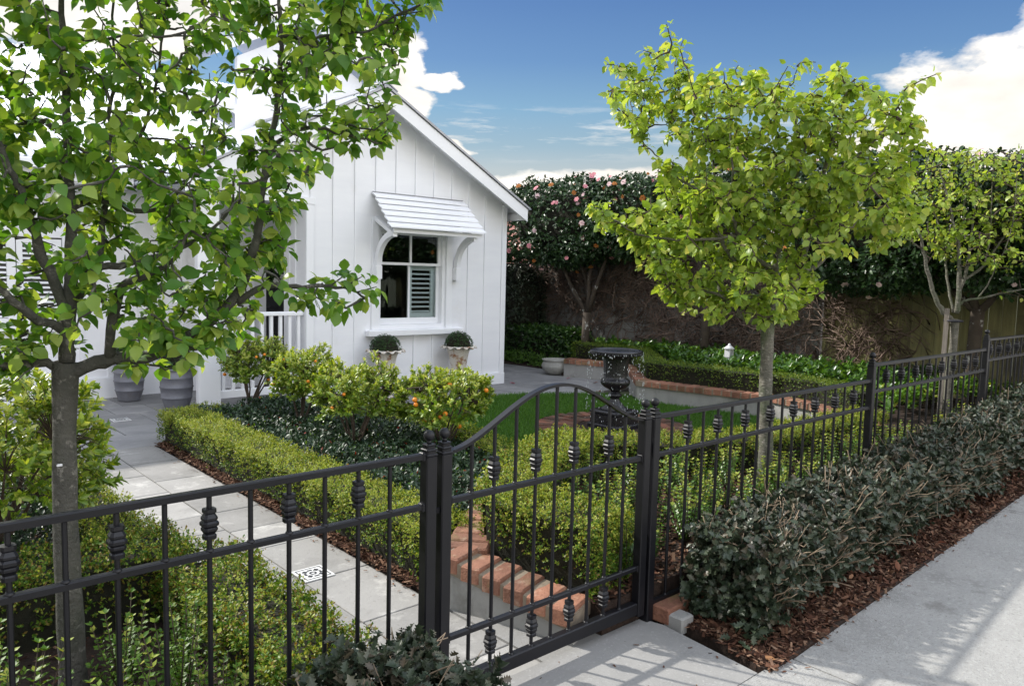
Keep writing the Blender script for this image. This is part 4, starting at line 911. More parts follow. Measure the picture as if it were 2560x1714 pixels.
# ------------------------------------------------------------------ pots, urns, bowl, lantern
def ball_plant(name, label, c, r, group, zsq=1.0, zmin=-.35):
    t = thing(name, label, 'box ball', (c[0], c[1], c[2]-r*.35), group)
    P, N = blob_pts(int(5200*r*r*4), c, (r, r, r*zsq), p=2.0, amp=.006, f=18, zmin=zmin, depth=.012)
    Q, D, Nn, tt = sprigs(P, N, 7, .022, up=.1, spread=.4)
    leafcloud('leaves', Q, D, Nn, .0125*RNG.uniform(.7, 1.2, len(Q)), 'box', M['boxball'], None, t)
    blob_core('twigs_or_core', c, (r, r, r*zsq), M['hedgecore'], t, .92, zmin=zmin, p=2.0); return t
def urn_prof(x, y):
    t = MB(); prof = [(.105, 0), (.105, .03), (.07, .05), (.06, .09), (.075, .11), (.085, .15), (.10, .28), (.118, .42), (.142, .54), (.165, .60), (.205, .635), (.255, .628), (.258, .618), (.20, .618), (.15, .59), (.05, .585)]
    rm = lambda i, th: 1+(.035*abs(math.sin(12*th)) if 4 <= i <= 9 else 0)+(.045*math.cos(14*th) if i in (11, 12) else 0)
    zm = lambda i, th: (-.016*math.cos(14*th) if i in (11, 12) else 0)
    return t.lathe(prof, 112, (x, y, .015), rmod=rm, zmod=zm)
for i, (x, y, lb, lb2) in enumerate(((5.43, 8.50, 'rusty white fluted iron urn below the left end of the window sill', 'clipped box ball in the rusty urn on the left'), (6.64, 8.50, 'paler white fluted iron urn below the right end of the window sill', 'clipped box ball in the paler urn on the right'))):
    t = thing('urn', lb, 'urn', (x, y, 0), 'scalloped iron urns against the gable wall')
    o = part('body', urn_prof(x, y), M['urn'], t); part('soil', MB().lathe([(.0005, .612), (.152, .609)], 20, (x, y, 0), cap=False), M['soil'], t)
    ball_plant('box_ball', lb2, (x, y, .655), .185, 'clipped box balls in pots and urns', zsq=1.02, zmin=-.25)
def pot(x, y, s, lb, lb2):
    t = thing('barrel_pot', lb, 'pot', (x, y, 0), 'grey ribbed pots by the porch post')
    prof = [(.12,0),(.125,.02),(.150,.10),(.158,.125),(.163,.13),(.163,.14),(.158,.145),(.170,.24),(.175,.245),(.175,.255),(.170,.26),(.168,.345),(.173,.35),(.173,.36),(.166,.365),(.150,.425),(.150,.43),(.166,.437),(.170,.447),(.166,.457),(.150,.460),(.138,.452),(.138,.43)]
    part('body', MB().lathe([(r*s, z*s) for r, z in prof], 40, (x, y, .002)), M['zinc'], t); part('soil', MB().lathe([(.0005, .44*s), (.1375*s, .436*s)], 20, (x, y, .002), cap=False), M['soil'], t)
    ball_plant('box_ball', lb2, (x, y, .55*s), .165*s, 'clipped box balls in pots and urns', zmin=-.6)
pot(3.03, 9.22, 1.06, 'grey ribbed barrel pot standing closest to the porch post', 'clipped box ball in the grey pot nearest the porch post')
pot(2.76, 10.12, 1.0, 'grey ribbed barrel pot tucked against the rear wall', 'clipped box ball in the grey pot at the rear wall')
t = thing('bowl_planter', 'shallow round stone bowl planter beside the end of the brick-topped wall', 'planter', (9.22, 9.12, 0))
part('body', MB().lathe([(.10,0),(.16,.03),(.215,.08),(.235,.13),(.24,.16),(.228,.165),(.232,.19),(.222,.20),(.205,.225),(.228,.245),(.235,.255),(.222,.262),(.205,.25),(.20,.22)], 48, (9.22, 9.12, 0)), M['stone'], t); part('soil', MB().lathe([(.0005,.215),(.199,.212)], 24, (9.22, 9.12, 0), cap=False), M['soil'], t)
lx, ly, q = 9.35, 5.86, .62
t = thing('stone_lantern', 'small white stone lantern among the leafy plants by the back wall', 'lantern', (lx, ly, .24))
part('stem', MB().cbox(lx-.04, lx+.04, ly-.04, ly+.04, .24, .60, .01), M['lantern'], t)
part('light_box', MB().cbox(lx-.065*q-.01, lx-.035*q-.01, ly-.07*q, ly+.07*q, .6005, .70).cbox(lx+.035*q+.01, lx+.065*q+.01, ly-.07*q, ly+.07*q, .6005, .70).cbox(lx-.03*q, lx+.03*q, ly+.045*q, ly+.07*q, .6005, .70).cbox(lx-.07*q, lx+.07*q, ly-.07*q, ly+.07*q, .7005, .712), M['lantern'], t)
part('cap', MB().lathe([(.115*q, .7125), (.12*q, .72), (.08*q, .742), (.03*q, .765), (.03*q, .772), (.022*q, .785), (.0005, .79)], 24, (lx, ly, 0)), M['lantern'], t)
# fallen camellia blooms on the paving
for (x, y, lb, k) in ((7.83, 8.66, 'fallen pink camellia by the corner of the cottage', 'pink'), (9.0, 8.6, 'fallen pink and brown camellia in front of the bowl planter', 'pink'), (9.0, 8.0, 'faded brown camellia on the paving behind the fountain', 'faded'), (8.35, 7.35, 'brown camellia petal beside the edge of the lawn', 'faded')):
    o = piece('fallen_flower', FL[k], None, (x, y, .012), rot=(.3, .2, x)); tag(o, lb, 'fallen flower', 'fallen camellias on the paving'); o.scale = (.8, .8, .6)

# ------------------------------------------------------------------ trees: limbs and crown outline in each tree's own upright plane (sideways, height)
TREE_L =dict(at= (0.63, 3.08) ,n= (0.36, 0.933) ,limbs={ 'trunk':[(0.002, 0.009), (-0.003, 0.213), (-0.013, 0.711), (-0.009, 1.033), (0.001, 1.302)], 'A':[(0.001, 1.302), (0.019, 1.505), (0.031, 1.721), (0.027, 1.965), (0.023, 2.264), (0.017, 2.556), (0.022, 2.773)], 'B':[(0.023, 1.505), (0.098, 1.631), (0.12, 1.818), (0.135, 2.125), (0.147, 2.352), (0.154, 2.723)], 'C':[(0.014, 1.27), (0.155, 1.315), (0.27, 1.321), (0.405, 1.394), (0.513, 1.476), (0.591, 1.577), (0.656, 1.778), (0.672, 1.944), (0.705, 2.126), (0.737, 2.341), (0.745, 2.503), (0.738, 2.661), (0.738, 2.851)], 'D':[(0.745, 2.543), (0.817, 2.528), (0.899, 2.529), (1.049, 2.555), (1.135, 2.602), (1.24, 2.647)], 'E':[(0.14, 1.315), (0.172, 1.506), (0.202, 1.586), (0.282, 1.619), (0.378, 1.686), (0.44, 1.833)], 'F':[(-0.006, 1.294), (-0.093, 1.311), (-0.173, 1.305), (-0.274, 1.352), (-0.418, 1.501)], 'G':[(0.012, 1.474), (-0.044, 1.658), (-0.08, 1.808), (-0.104, 1.911), (-0.152, 2.041), (-0.224, 2.165), (-0.316, 2.368)], 'H':[(0.028, 2.01), (0.126, 2.025), (0.225, 2.087), (0.277, 2.23), (0.316, 2.448), (0.334, 2.678)], 'I':[(0.034, 1.859), (0.138, 1.888), (0.25, 1.855), (0.367, 1.941), (0.473, 2.155), (0.521, 2.396)], 'J':[(0.583, 1.526), (0.671, 1.583), (0.818, 1.589), (0.935, 1.591), (1.039, 1.553)], 'K':[(0.692, 2.109), (0.817, 2.201), (0.933, 2.209), (1.052, 2.189), (1.139, 2.176)], 'K2':[(0.834, 2.186), (0.916, 2.144), (1.086, 2.226), (1.217, 2.332)], 'M':[(0.033, 2.412), (0.094, 2.42), (0.203, 2.426), (0.417, 2.461), (0.583, 2.592)], 'N':[(0.737, 2.47), (0.833, 2.433), (0.932, 2.494), (1.083, 2.678), (1.133, 2.851)], 'O':[(0.029, 1.629), (0.218, 1.665), (0.394, 1.735), (0.547, 1.871), (0.579, 2.035)], 'P':[(0.02, 2.115), (-0.071, 2.151), (-0.175, 2.126), (-0.277, 2.045)], 'Q':[(0.004, 1.411), (-0.115, 1.504), (-0.189, 1.623), (-0.288, 1.71)] },
 poly= [(-1.0, 3.2), (1.163, 3.265), (1.302, 2.71), (1.249, 2.635), (1.18, 2.473), (1.12, 2.399), (1.085, 2.353), (1.235, 2.308), (1.174, 2.191), (1.087, 2.123), (0.984, 2.174), (0.883, 2.116), (0.892, 2.058), (0.842, 1.954), (0.793, 1.884), (0.776, 1.749), (0.788, 1.614), (0.884, 1.642), (1.065, 1.585), (1.048, 1.514), (0.935, 1.562), (0.834, 1.512), (0.735, 1.528), (0.67, 1.46), (0.606, 1.376), (0.543, 1.359), (0.48, 1.26), (0.255, 1.257), (0.197, 1.266), (0.127, 1.347), (-0.066, 1.35), (-0.121, 1.25), (-0.2, 1.259), (-1.0, 1.32)] )
TREE_M =dict(at= (5.2, 2.92) ,n= (0.87, 0.493) ,limbs={ 'trunk':[(0.013, 0.409), (-0.013, 0.839), (-0.017, 1.145), (-0.025, 1.357)], 'A':[(-0.025, 1.357), (0.025, 1.494), (0.041, 1.6), (0.011, 1.763), (0.036, 1.972), (0.055, 2.149), (0.052, 2.339), (0.05, 2.5), (0.106, 2.628), (0.108, 2.844), (0.081, 3.088)], 'A2':[(0.046, 2.31), (0.117, 2.426), (0.164, 2.569), (0.197, 2.726), (0.298, 2.85)], 'B':[(-0.025, 1.349), (-0.2, 1.38), (-0.339, 1.512), (-0.419, 1.633), (-0.455, 1.785), (-0.551, 1.921)], 'B2':[(-0.331, 1.513), (-0.506, 1.584), (-0.674, 1.595), (-0.738, 1.656), (-0.781, 1.764)], 'C':[(-0.011, 1.365), (0.082, 1.481), (0.155, 1.707), (0.213, 1.914), (0.242, 2.148), (0.249, 2.264), (0.296, 2.394), (0.333, 2.593), (0.388, 2.79), (0.423, 2.999), (0.446, 3.054)], 'D':[(0.018, 1.637), (-0.187, 1.714), (-0.31, 1.833), (-0.391, 1.999), (-0.431, 2.225), (-0.458, 2.496), (-0.515, 2.766), (-0.484, 3.046)], 'E':[(0.005, 1.756), (-0.119, 1.806), (-0.226, 1.925), (-0.292, 2.075), (-0.327, 2.195), (-0.306, 2.374), (-0.333, 2.642), (-0.333, 2.936)], 'F':[(0.167, 1.737), (0.303, 1.784), (0.401, 1.974), (0.443, 2.191), (0.443, 2.42), (0.498, 2.617), (0.534, 2.896)], 'G':[(-0.433, 2.27), (-0.709, 2.41), (-0.884, 2.582), (-1.013, 2.708), (-1.099, 2.895), (-1.151, 3.02), (-1.172, 3.173)], 'H':[(-0.258, 1.985), (-0.493, 1.952), (-0.812, 1.95), (-1.001, 1.995), (-1.164, 2.104), (-1.28, 2.168)], 'I':[(-0.477, 2.586), (-0.59, 2.799), (-0.641, 2.92), (-0.753, 3.09), (-0.82, 3.258), (-0.82, 3.437)], 'J':[(0.182, 2.748), (0.011, 2.848), (-0.148, 2.942), (-0.208, 3.018)], 'K':[(0.448, 2.219), (0.659, 2.331), (0.78, 2.469), (0.834, 2.717)], 'N':[(0.296, 2.394), (0.503, 2.532), (0.639, 2.669), (0.73, 2.86)], 'O':[(0.413, 2.003), (0.582, 2.076), (0.775, 2.119), (0.895, 2.258)], 'P':[(-0.39, 1.984), (-0.59, 2.105), (-0.716, 2.227), (-0.856, 2.259)], 'Q':[(-0.437, 1.709), (-0.577, 1.814), (-0.806, 1.81), (-0.95, 1.886)] },
 poly= [(-1.362, 2.2), (-1.315, 2.247), (-1.203, 2.277), (-1.214, 2.152), (-1.052, 2.073), (-1.009, 2.198), (-0.856, 2.259), (-0.846, 2.397), (-0.839, 2.596), (-0.752, 2.714), (-0.803, 2.837), (-0.946, 2.964), (-0.974, 2.89), (-1.011, 2.646), (-1.074, 2.664), (-1.143, 2.82), (-1.241, 2.885), (-1.229, 3.008), (-1.284, 2.98), (-1.236, 3.177), (-1.207, 3.267), (-1.097, 3.26), (-0.973, 3.253), (-0.902, 3.398), (-0.838, 3.505), (-0.784, 3.464), (-0.688, 3.324), (-0.639, 3.232), (-0.551, 3.241), (-0.435, 3.263), (-0.317, 3.198), (-0.173, 3.16), (-0.132, 3.179), (-0.031, 3.123), (0.078, 3.145), (0.164, 3.07), (0.255, 3.135), (0.372, 3.198), (0.493, 3.149), (0.54, 3.021), (0.721, 2.998), (0.824, 2.979), (0.891, 2.921), (0.834, 2.814), (0.938, 2.768), (0.945, 2.659), (0.902, 2.536), (0.966, 2.327), (0.955, 2.105), (0.873, 1.992), (0.748, 1.934), (0.665, 1.79), (0.419, 1.902), (0.358, 1.785), (0.275, 1.547), (0.196, 1.456), (0.133, 1.318), (0.029, 1.419), (-0.081, 1.324), (-0.261, 1.439), (-0.302, 1.36), (-0.469, 1.416), (-0.59, 1.426), (-0.714, 1.453), (-0.809, 1.497), (-0.862, 1.653), (-0.959, 1.729), (-1.028, 1.869), (-1.191, 1.962), (-1.245, 2.104)] )
TREE_R =dict(at= (8.95, 2.9) ,n= (0.951, 0.309) ,limbs={ 'trunk':[(-0.007, 0.132), (-0.013, 0.708), (0.002, 1.052), (-0.002, 1.307)], 'A':[(-0.032, 1.291), (-0.166, 1.456), (-0.257, 1.695), (-0.325, 1.978), (-0.374, 2.163), (-0.479, 2.406), (-0.556, 2.621)], 'A2':[(-0.328, 2.021), (-0.421, 2.092), (-0.513, 2.135)], 'B':[(-0.023, 1.377), (-0.095, 1.699), (-0.132, 1.98), (-0.144, 2.176), (-0.252, 2.402), (-0.332, 2.684), (-0.317, 3.032)], 'C':[(0.011, 1.378), (0.019, 1.632), (-0.014, 2.051), (-0.068, 2.232), (-0.151, 2.567), (-0.258, 2.89)], 'D':[(0.01, 1.589), (0.058, 1.773), (0.09, 2.12), (0.094, 2.327), (0.114, 2.56), (0.073, 3.011)], 'E':[(0.021, 1.421), (0.064, 1.5), (0.217, 1.541), (0.424, 1.603), (0.588, 1.648), (0.809, 1.748), (0.959, 1.923)], 'F':[(0.193, 1.547), (0.267, 1.68), (0.316, 1.833), (0.394, 2.052), (0.44, 2.389), (0.435, 2.791)], 'G':[(0.061, 1.731), (0.208, 1.859), (0.303, 2.024), (0.425, 2.268), (0.532, 2.521), (0.626, 2.783)], 'H':[(0.054, 2.12), (0.002, 2.452), (0.037, 2.836), (-0.149, 3.106)], 'I':[(0.231, 1.873), (0.258, 2.175), (0.246, 2.529), (0.237, 3.001)], 'J':[(0.593, 1.649), (0.681, 1.986), (0.709, 2.385), (0.736, 2.778)] },
 poly= [(-0.681, 2.982), (-0.39, 3.009), (-0.349, 3.159), (-0.246, 3.084), (-0.15, 3.119), (-0.051, 3.072), (0.018, 3.122), (0.148, 3.114), (0.177, 3.032), (0.245, 3.055), (0.299, 3.105), (0.368, 3.1), (0.47, 3.094), (0.768, 3.088), (1.1, 2.889), (1.251, 2.247), (1.075, 1.794), (0.755, 1.72), (0.558, 1.824), (0.365, 1.793), (0.235, 1.818), (0.05, 1.898), (-0.019, 1.841), (-0.118, 1.868), (-0.225, 1.979), (-0.336, 2.149), (-0.489, 2.164), (-0.59, 2.121), (-0.673, 2.409), (-0.734, 2.77)] )

def grow_tree(name, label, spec, zbase, targets, leaf_n, leaf_size, barkm, leafmats, thick, trunk_r, seed, lm_prob=0.0, twig_r=.0030, limb_r=.5, leaf_r=300, group='young pear trees along the fence', depths=None, droop=.55):
    rs = np.random.default_rng(seed); rp = random.Random(seed)
    T = spec['at']; n = Vector((spec['n'][0], spec['n'][1], 0)); a = Vector((n.y, -n.x, 0)); base = Vector((T[0], T[1], 0))
    t = thing(name, label, 'tree', (T[0], T[1], zbase), group)
    def W(u, z, d): return base+a*u+n*d+Vector((0,0,z))
    tr = spec['limbs']['trunk']; zb = tr[0][1]; pts = [W(tr[0][0], zbase-.05, 0)]+[W(u, z, 0) for u, z in tr if z > zbase+.05]
    k = len(pts); fine = []; 
    for i in range(k-1):
        for j in range(4): fine.append(pts[i].lerp(pts[i+1], j/4))
    fine.append(pts[-1]); h0, h1 = fine[0].z, fine[-1].z
    def tr_r(z):
        f = (z-h0)/(h1-h0); r_ = trunk_r*(1.18-.30*f); 
        if f < .12: r_ *= 1+2.2*(.12-f)
        if f > .86: r_ *= 1+1.9*(f-.86)
        return r_*(1+.03*math.sin(z*23))
    mbt = MB().tube(fine, [tr_r(p.z) for p in fine], 14); part('trunk', mbt, barkm, t)
    nodes, nrad = [], []; limb_pts = {}          # skeleton points to grow twigs from
    first = True
    for key, L_ in spec['limbs'].items():
        if key == 'trunk': continue
        dend = (depths or {}).get(key, rp.choice([-1, 1])*rp.uniform(.25, .8)*thick)
        m = len(L_); dstart = 0.0
        P = [Vector((u, z, 0)) for u, z in L_]
        # start depth: take that of the nearest existing node
        if nodes:
            best = min(nodes, key=lambda q: (q[0]-P[0].x)**2+(q[1]-P[0].y)**2); 
            if (best[0]-P[0].x)**2+(best[1]-P[0].y)**2 < .02: dstart = best[2]; r0 = best[3]*.78
            else: r0 = trunk_r*.5
        else: r0 = trunk_r*.78
        if P[0].y < h1+.12: r0 = trunk_r*(.66 if key in 'AC' else limb_r); dstart = 0
        pl, rl = [], []; sub = 5
        for i in range(m-1):
            p0 = P[max(i-1,0)]; p1 = P[i]; p2 = P[i+1]; p3 = P[min(i+2,m-1)]
            for j in range(sub):
                q = j/sub; x = .5*((2*p1)+(-p0+p2)*q+(2*p0-5*p1+4*p2-p3)*q*q+(-p0+3*p1-3*p2+p3)*q**3); f = (i+q)/(m-1)
                d = dstart+(dend-dstart)*f; w_ = .012*(rp.random()-.5); pl.append((x.x+w_, x.y+w_, d)); rl.append(max(.0045, r0*(1-.80*f)*(1+.10*math.sin(i*5+j*2.1))))
        pl.append((P[-1].x, P[-1].y, dend)); rl.append(.004)
        part('limb', MB().tube([W(u, z, d) for u, z, d in pl], rl, 9), barkm, t)
        limb_pts[key] = pl
        for q, r_ in zip(pl, rl): nodes.append((q[0], q[1], q[2], r_))
    # fill the crown: short curved twigs grow to points spread through its volume
    poly = spec['poly']; xs = [p[0] for p in poly]; zs = [p[1] for p in poly]; C = []
    while len(C) < targets:
        u = rp.uniform(min(xs), max(xs)); z = rp.uniform(min(zs), max(zs))
        if not in_poly(np.array([u]), np.array([z]), poly)[0]: continue
        C.append((u, z, rp.gauss(0, .45)*thick))
    nd = np.array([q[:3] for q in nodes]); C = np.array(C)
    dist = np.min(np.linalg.norm(C[:, None, :]-nd[None], axis=2), axis=1); C = C[np.argsort(dist)]
    mb = MB(); tips = []; cur = [tuple(q) for q in nd]; arr = nd.copy()
    for c in C:
        dd = np.linalg.norm(arr-c, axis=1)+.10*np.maximum(0, arr[:,1]-c[1]+.05); i0 = int(np.argmin(dd)); s0 = arr[i0]; v = c-s0; ln = np.linalg.norm(v)
        if ln < .03: continue
        bend = rs.normal(size=3)*ln*.13; bend[1] -= ln*.10; kk = 5; P = []
        for j in range(kk+1):
            f = j/kk; P.append(s0+v*f+bend*math.sin(math.pi*f)+rs.normal(size=3)*.006*(0 < j < kk))
        mb.tube([W(*p[[0,1,2]]) for p in P], [twig_r*(1.7-1.1*j/kk) for j in range(kk+1)], 4, cap=False)
        arr = np.vstack([arr, np.array(P[2:])]); tips.append(P)
    for key, L_ in limb_pts.items():                                  # leafy shoots along the outer half of every limb
        m = len(L_); i0 = int(m*.42)
        for i in range(i0, m-2, 2):
            s0 = np.array(L_[i]); v = np.array(L_[min(i+3, m-1)])-s0; side = rs.normal(size=3); q = s0+v*.4+side/np.linalg.norm(side)*rs.uniform(.06, .13); P = [s0+(q-s0)*f for f in (0, .35, .7, 1)]
            mb.tube([W(*p) for p in P], [twig_r*1.2, twig_r, twig_r*.8, twig_r*.5], 4, cap=False); tips.append(P)
        s0 = np.array(L_[-3]); tips.append([s0+(np.array(L_[-1])-s0)*f for f in (0, .5, 1)])
    part('twigs_or_core', mb, M['darkbark'] if barkm is M['darkbark'] else M['browntwig'], t, kind='stuff')
    LP, LD, LN, LS, LT = [], [], [], [], []
    per = leaf_n/len(tips)
    up = Vector((0,0,1))
    for P in tips:
        cnt = int(per)+(rs.random() < per-int(per)); cnt = max(2, int(round(cnt*rs.uniform(.45, 1.55))))
        tip = Vector(W(*P[-1])); dirv = (Vector(W(*P[-1]))-Vector(W(*P[-2]))).normalized(); hand = rs.uniform(0, 6.28)
        for j in range(cnt):
            f = 1-(j/cnt)*.8; q = f*(len(P)-1); i = min(int(q), len(P)-2); p = Vector(W(*P[i])).lerp(Vector(W(*P[i+1])), q-i)
            ang = hand+2.4*j; o1 = dirv.orthogonal().normalized(); o2 = dirv.cross(o1); rad = o1*math.cos(ang)+o2*math.sin(ang)
            pet = (rad+dirv*.5+up*.1).normalized()*rs.uniform(.012, .03)
            d_ = (rad*.8+dirv*.45+Vector(rs.normal(size=3))*.25); d_.z -= droop*(.6+rs.random()*.9); d_.normalize()
            nn = up*.8+rad*.35*(-1)+Vector(rs.normal(size=3))*.35
            LP.append(p+pet); LD.append(d_); LN.append(nn); LS.append(leaf_size*rs.uniform(.50, 1.18)*(1.0 if j else .62)); LT.append(f)
    LP = np.array(LP); LD = np.array(LD); LN = np.array(LN); LS = np.array(LS)
    # keep leaves inside the outline
    at_left = T[0] < 1
    rel = LP-np.array([T[0], T[1], 0]); u = rel@np.array(a); z = LP[:,2]
    k_ = in_poly(u, z, poly) | (rs.random(len(u)) < .12) | ((z > 1.46) & (u > .6) & (z < 1.66) & (at_left))
    LP, LD, LN, LS = LP[k_], LD[k_], LN[k_], LS[k_]
    dcam = np.linalg.norm(LP-np.array([0,0,CAM_H]), axis=1)
    order = np.argsort(dcam/LS*(1+.0*dcam)); ind = order[:leaf_r]; rest = order[leaf_r:]
    mi = (rs.random(len(rest)) < lm_prob).astype(int)
    leafcloud('foliage', LP[rest], LD[rest], LN[rest], LS[rest], 'pear', leafmats, mi, t)
    V, F_, _ = leaf_geo(np.zeros((1,3)), np.array([[1.,0,0]]), np.array([[0,0,1.]]), np.array([1.0]), 'pear')
    mesh = [bigmesh('leaf', V, F_, [m_], None, True) for m_ in leafmats]; g0 = origin(t)
    for i in ind:
        D = Vector(LD[i]).normalized(); B = Vector(LN[i]).cross(D).normalized(); Wv = D.cross(B); s_ = float(LS[i])
        o = bpy.data.objects.new('leaf', mesh[1 if (len(mesh) > 1 and rs.random() < lm_prob) else 0]); COL.objects.link(o); o.parent = t
        mt = Matrix((D*s_, B*s_, Wv*s_)).transposed().to_4x4(); mt.translation = Vector(LP[i])-Vector(g0); o.matrix_local = mt
    return t
TL_ = grow_tree('pear_tree', 'large leafy pear tree with a dark trunk at the left edge behind the fence', TREE_L, .03, 1000, 13200, .058, M['darkbark'], [M['pearsh'], M['pear']], .44, .041, 11, lm_prob=.34, limb_r=.46, twig_r=.0032,
    depths=dict(A=-.02, B=.25, C=.05, D=-.25, E=-.3, F=-.1, G=-.25, H=.2, I=.3, J=-.15, K=.1, M=-.2, N=.35, O=.3, P=.2, Q=-.3))
o = MB(); o.cbox(.583, .601, 3.018, 3.0245, .945, .953, .002); part('paint_mark', o, M['scar'], TL_)
grow_tree('pear_tree', 'bright green pear tree in the middle behind the fence, clear of any stake', TREE_M, .12, 860, 12500, .069, M['bark'], [M['pear'], M['pearnew']], .6, .048, 23, lm_prob=.22, twig_r=.0042, limb_r=.5)
TRR = grow_tree('pear_tree', 'sparse pear tree with bare lower limbs, tied to a timber stake', TREE_R, .22, 520, 4300, .060, M['bark'], [M['pear'], M['pearnew']], .6, .043, 37, lm_prob=.3, twig_r=.0048, limb_r=.36)
t = thing('tree_stake', 'weathered timber stake beside the sparse pear tree, with a dark tie', 'stake', (8.83, 2.93, .2))
part('post', MB().beam((8.80, 2.94, .15), (8.88, 2.96, 1.42), .045, .045), M['stake'], t)
part('tie', MB().tube([(8.93+.075*math.cos(a), 2.91+.085*math.sin(a), 1.29) for a in np.linspace(0, 6.28, 17)], .012, 6, cap=False), M['rubber'], t)

# citrus bushes
def citrus(label, base, c, r, seed, n_t=260, nleaf=6800, ls=.052, fruit=(), stems=7, zf=None):
    rs = np.random.default_rng(seed); rp = random.Random(seed)
    t = thing('kumquat_bush', label, 'citrus bush', base, 'small orange-bearing citrus bushes')
    base = Vector(base); c = np.array(c, float); r = np.array(r, float); nodes = [np.array(base)+np.array([0,0,.05])]; mb = MB()
    for s in range(stems):
        a = 2*math.pi*s/stems+rp.random(); e = Vector((c[0]+r[0]*.62*math.cos(a), c[1]+r[1]*.62*math.sin(a), c[2]+r[2]*rp.uniform(-.35, .5)))
        P = []; 
        for j in range(7):
            f = j/6; p = base.lerp(e, f); p.x = base.x+(e.x-base.x)*f**1.35; p.y = base.y+(e.y-base.y)*f**1.35; P.append(p+Vector(rs.normal(size=3))*.004)
        mb.tube(P, [.014*(1-.72*j/6)*(1 if s else 1.3) for j in range(7)], 6); nodes += [np.array(p) for p in P[2:]]
    mb.tube([base-Vector((0,0,.04)), base+Vector((0,0,.05))], [.026, .018], 8)
    part('stems', mb, M['browntwig'], t)
    Q, N = blob_pts(n_t, tuple(c), tuple(r), p=2.3, amp=.05, f=9, depth=.08, zmin=-.68); arr = np.array(nodes); mb = MB(); A, SH = [], []
    for q in np.vstack([Q, c+rs.uniform(-.7, .7, (n_t//3, 3))*r]):
        i = int(np.argmin(np.linalg.norm(arr-q, axis=1)+.3*np.maximum(0, arr[:,2]-q[2]))); s0 = arr[i]; v = q-s0; L_ = np.linalg.norm(v); P = [s0+v*f+np.array([0,0,.12*L_*math.sin(math.pi*f)]) for f in (0, .35, .7, 1)]
        mb.tube([tuple(p) for p in P], [.0032, .0026, .002, .0014], 4, cap=False); A.append(q); SH.append(nrmz(v+np.array([0,0,.55*L_])+nrmz(q-c)*.3*L_))
    part('twigs_or_core', mb, M['browntwig'], t, kind='stuff')
    A = np.array(A); SH = np.array(SH); k = max(4, int(nleaf/len(A))); m = len(A)*k; P = np.repeat(A, k, 0); S_ = np.repeat(SH, k, 0)
    tt = rs.uniform(0, 1, m)[:, None]; rad = nrmz(np.cross(S_, rs.normal(size=(m, 3)))); D = nrmz(S_*rs.uniform(.45, 1.2, m)[:, None]+rad*.8); Nn = nrmz(S_-rad*.3+rs.normal(size=(m, 3))*.2)
    P = P-S_*.09*(1-tt)+S_*.02; zr = (P[:,2]-(c[2]-r[2]))/(2*r[2]); new = rs.uniform(0, 1, m) < np.clip((zr-.05)*1.3, .16, .92)*(.35+.75*tt[:,0])
    leafcloud('foliage', P, D, Nn, ls*rs.uniform(.55, 1.1, m)*np.where(new, .72, 1.0), 'oval', [M['citrus'], M['citrusnew']], new.astype(int), t)
    fm = MB().ball((0,0,0), 1.0, 12, 8, (1,1,1)); fm = fm.mesh('fruit'); fm.materials.append(M['orange'])
    for (x, y, z, rr) in fruit: piece('fruit', fm, t, (x, y, z), rot=(rp.random(), rp.random(), 0), scale=(rr*.85, rr*.85, rr*.8))
    return t
def front(c, r, offs, rr=.02):
    """fruit placed on the side of the bush that faces the street; offs = (sideways, height) in crown radii"""
    cx, cy, cz = c; v = np.array([-cx, -cy]); v = v/np.linalg.norm(v); s = np.array([-v[1], v[0]]); out = []
    for u, h in offs:
        w = math.sqrt(max(.05, 1-u*u-h*h)); p = np.array([cx, cy])+s*u*r[0]+v*w*r[0]*.97; out.append((float(p[0]), float(p[1]), cz+h*r[2], rr*random.uniform(.85, 1.15)))
    return out
c = (3.52, 8.1, .66); r = (.34, .34, .24)
citrus('rounded orange-bearing citrus bush beside the porch railing, farthest from the gate', (3.43, 8.08, .05), c, r, 1, fruit=front(c, r, [(-.88,-.3),(-.45,-.72),(-.02,.28),(.22,.38),(.35,-.85),(-.98,-.6),(.8,.1)], .021))
c = (3.45, 6.85, .63); r = (.30, .30, .27)
citrus('upright citrus bush with an uneven top between the railing bush and the widest bush', (3.42, 6.85, .05), c, r, 2, fruit=front(c, r, [(.35,.62),(-.95,-.25),(.12,-.05),(.17,-.22),(.45,-.8)], .018))
c = (3.40, 5.75, .63); r = (.38, .38, .25)
citrus('wide citrus bush with few fruit right of the upright one, below the left urn', (3.38, 5.76, .05), c, r, 3, n_t=290, nleaf=8200, fruit=front(c, r, [(-.3,.1),(-.55,-.4),(-.7,-.55)], .016))
c = (3.93, 5.2, .60); r = (.40, .40, .25)
citrus('pale-tipped citrus bush loaded with oranges just behind the gate post', (3.9, 5.2, .05), c, r, 4, n_t=310, nleaf=8600, fruit=front(c, r, [(.08,.62),(-.62,.1),(-.6,-.05),(-.1,-.42),(-.22,-.55),(.0,-.30),(.42,-.62),(-.08,-.85),(.85,.35),(-.42,-.6),(.3,-.9)], .024))
c = (.62, 4.55, .72); r = (.50, .50, .40)
citrus('big citrus bush behind the pear trunk at the left edge', (.60, 4.6, .05), c, r, 5, n_t=380, nleaf=9500, ls=.062, stems=9, fruit=front(c, r, [(-.55,.45),(-.35,.15),(-.75,-.62),(-.62,-.3)], .024))

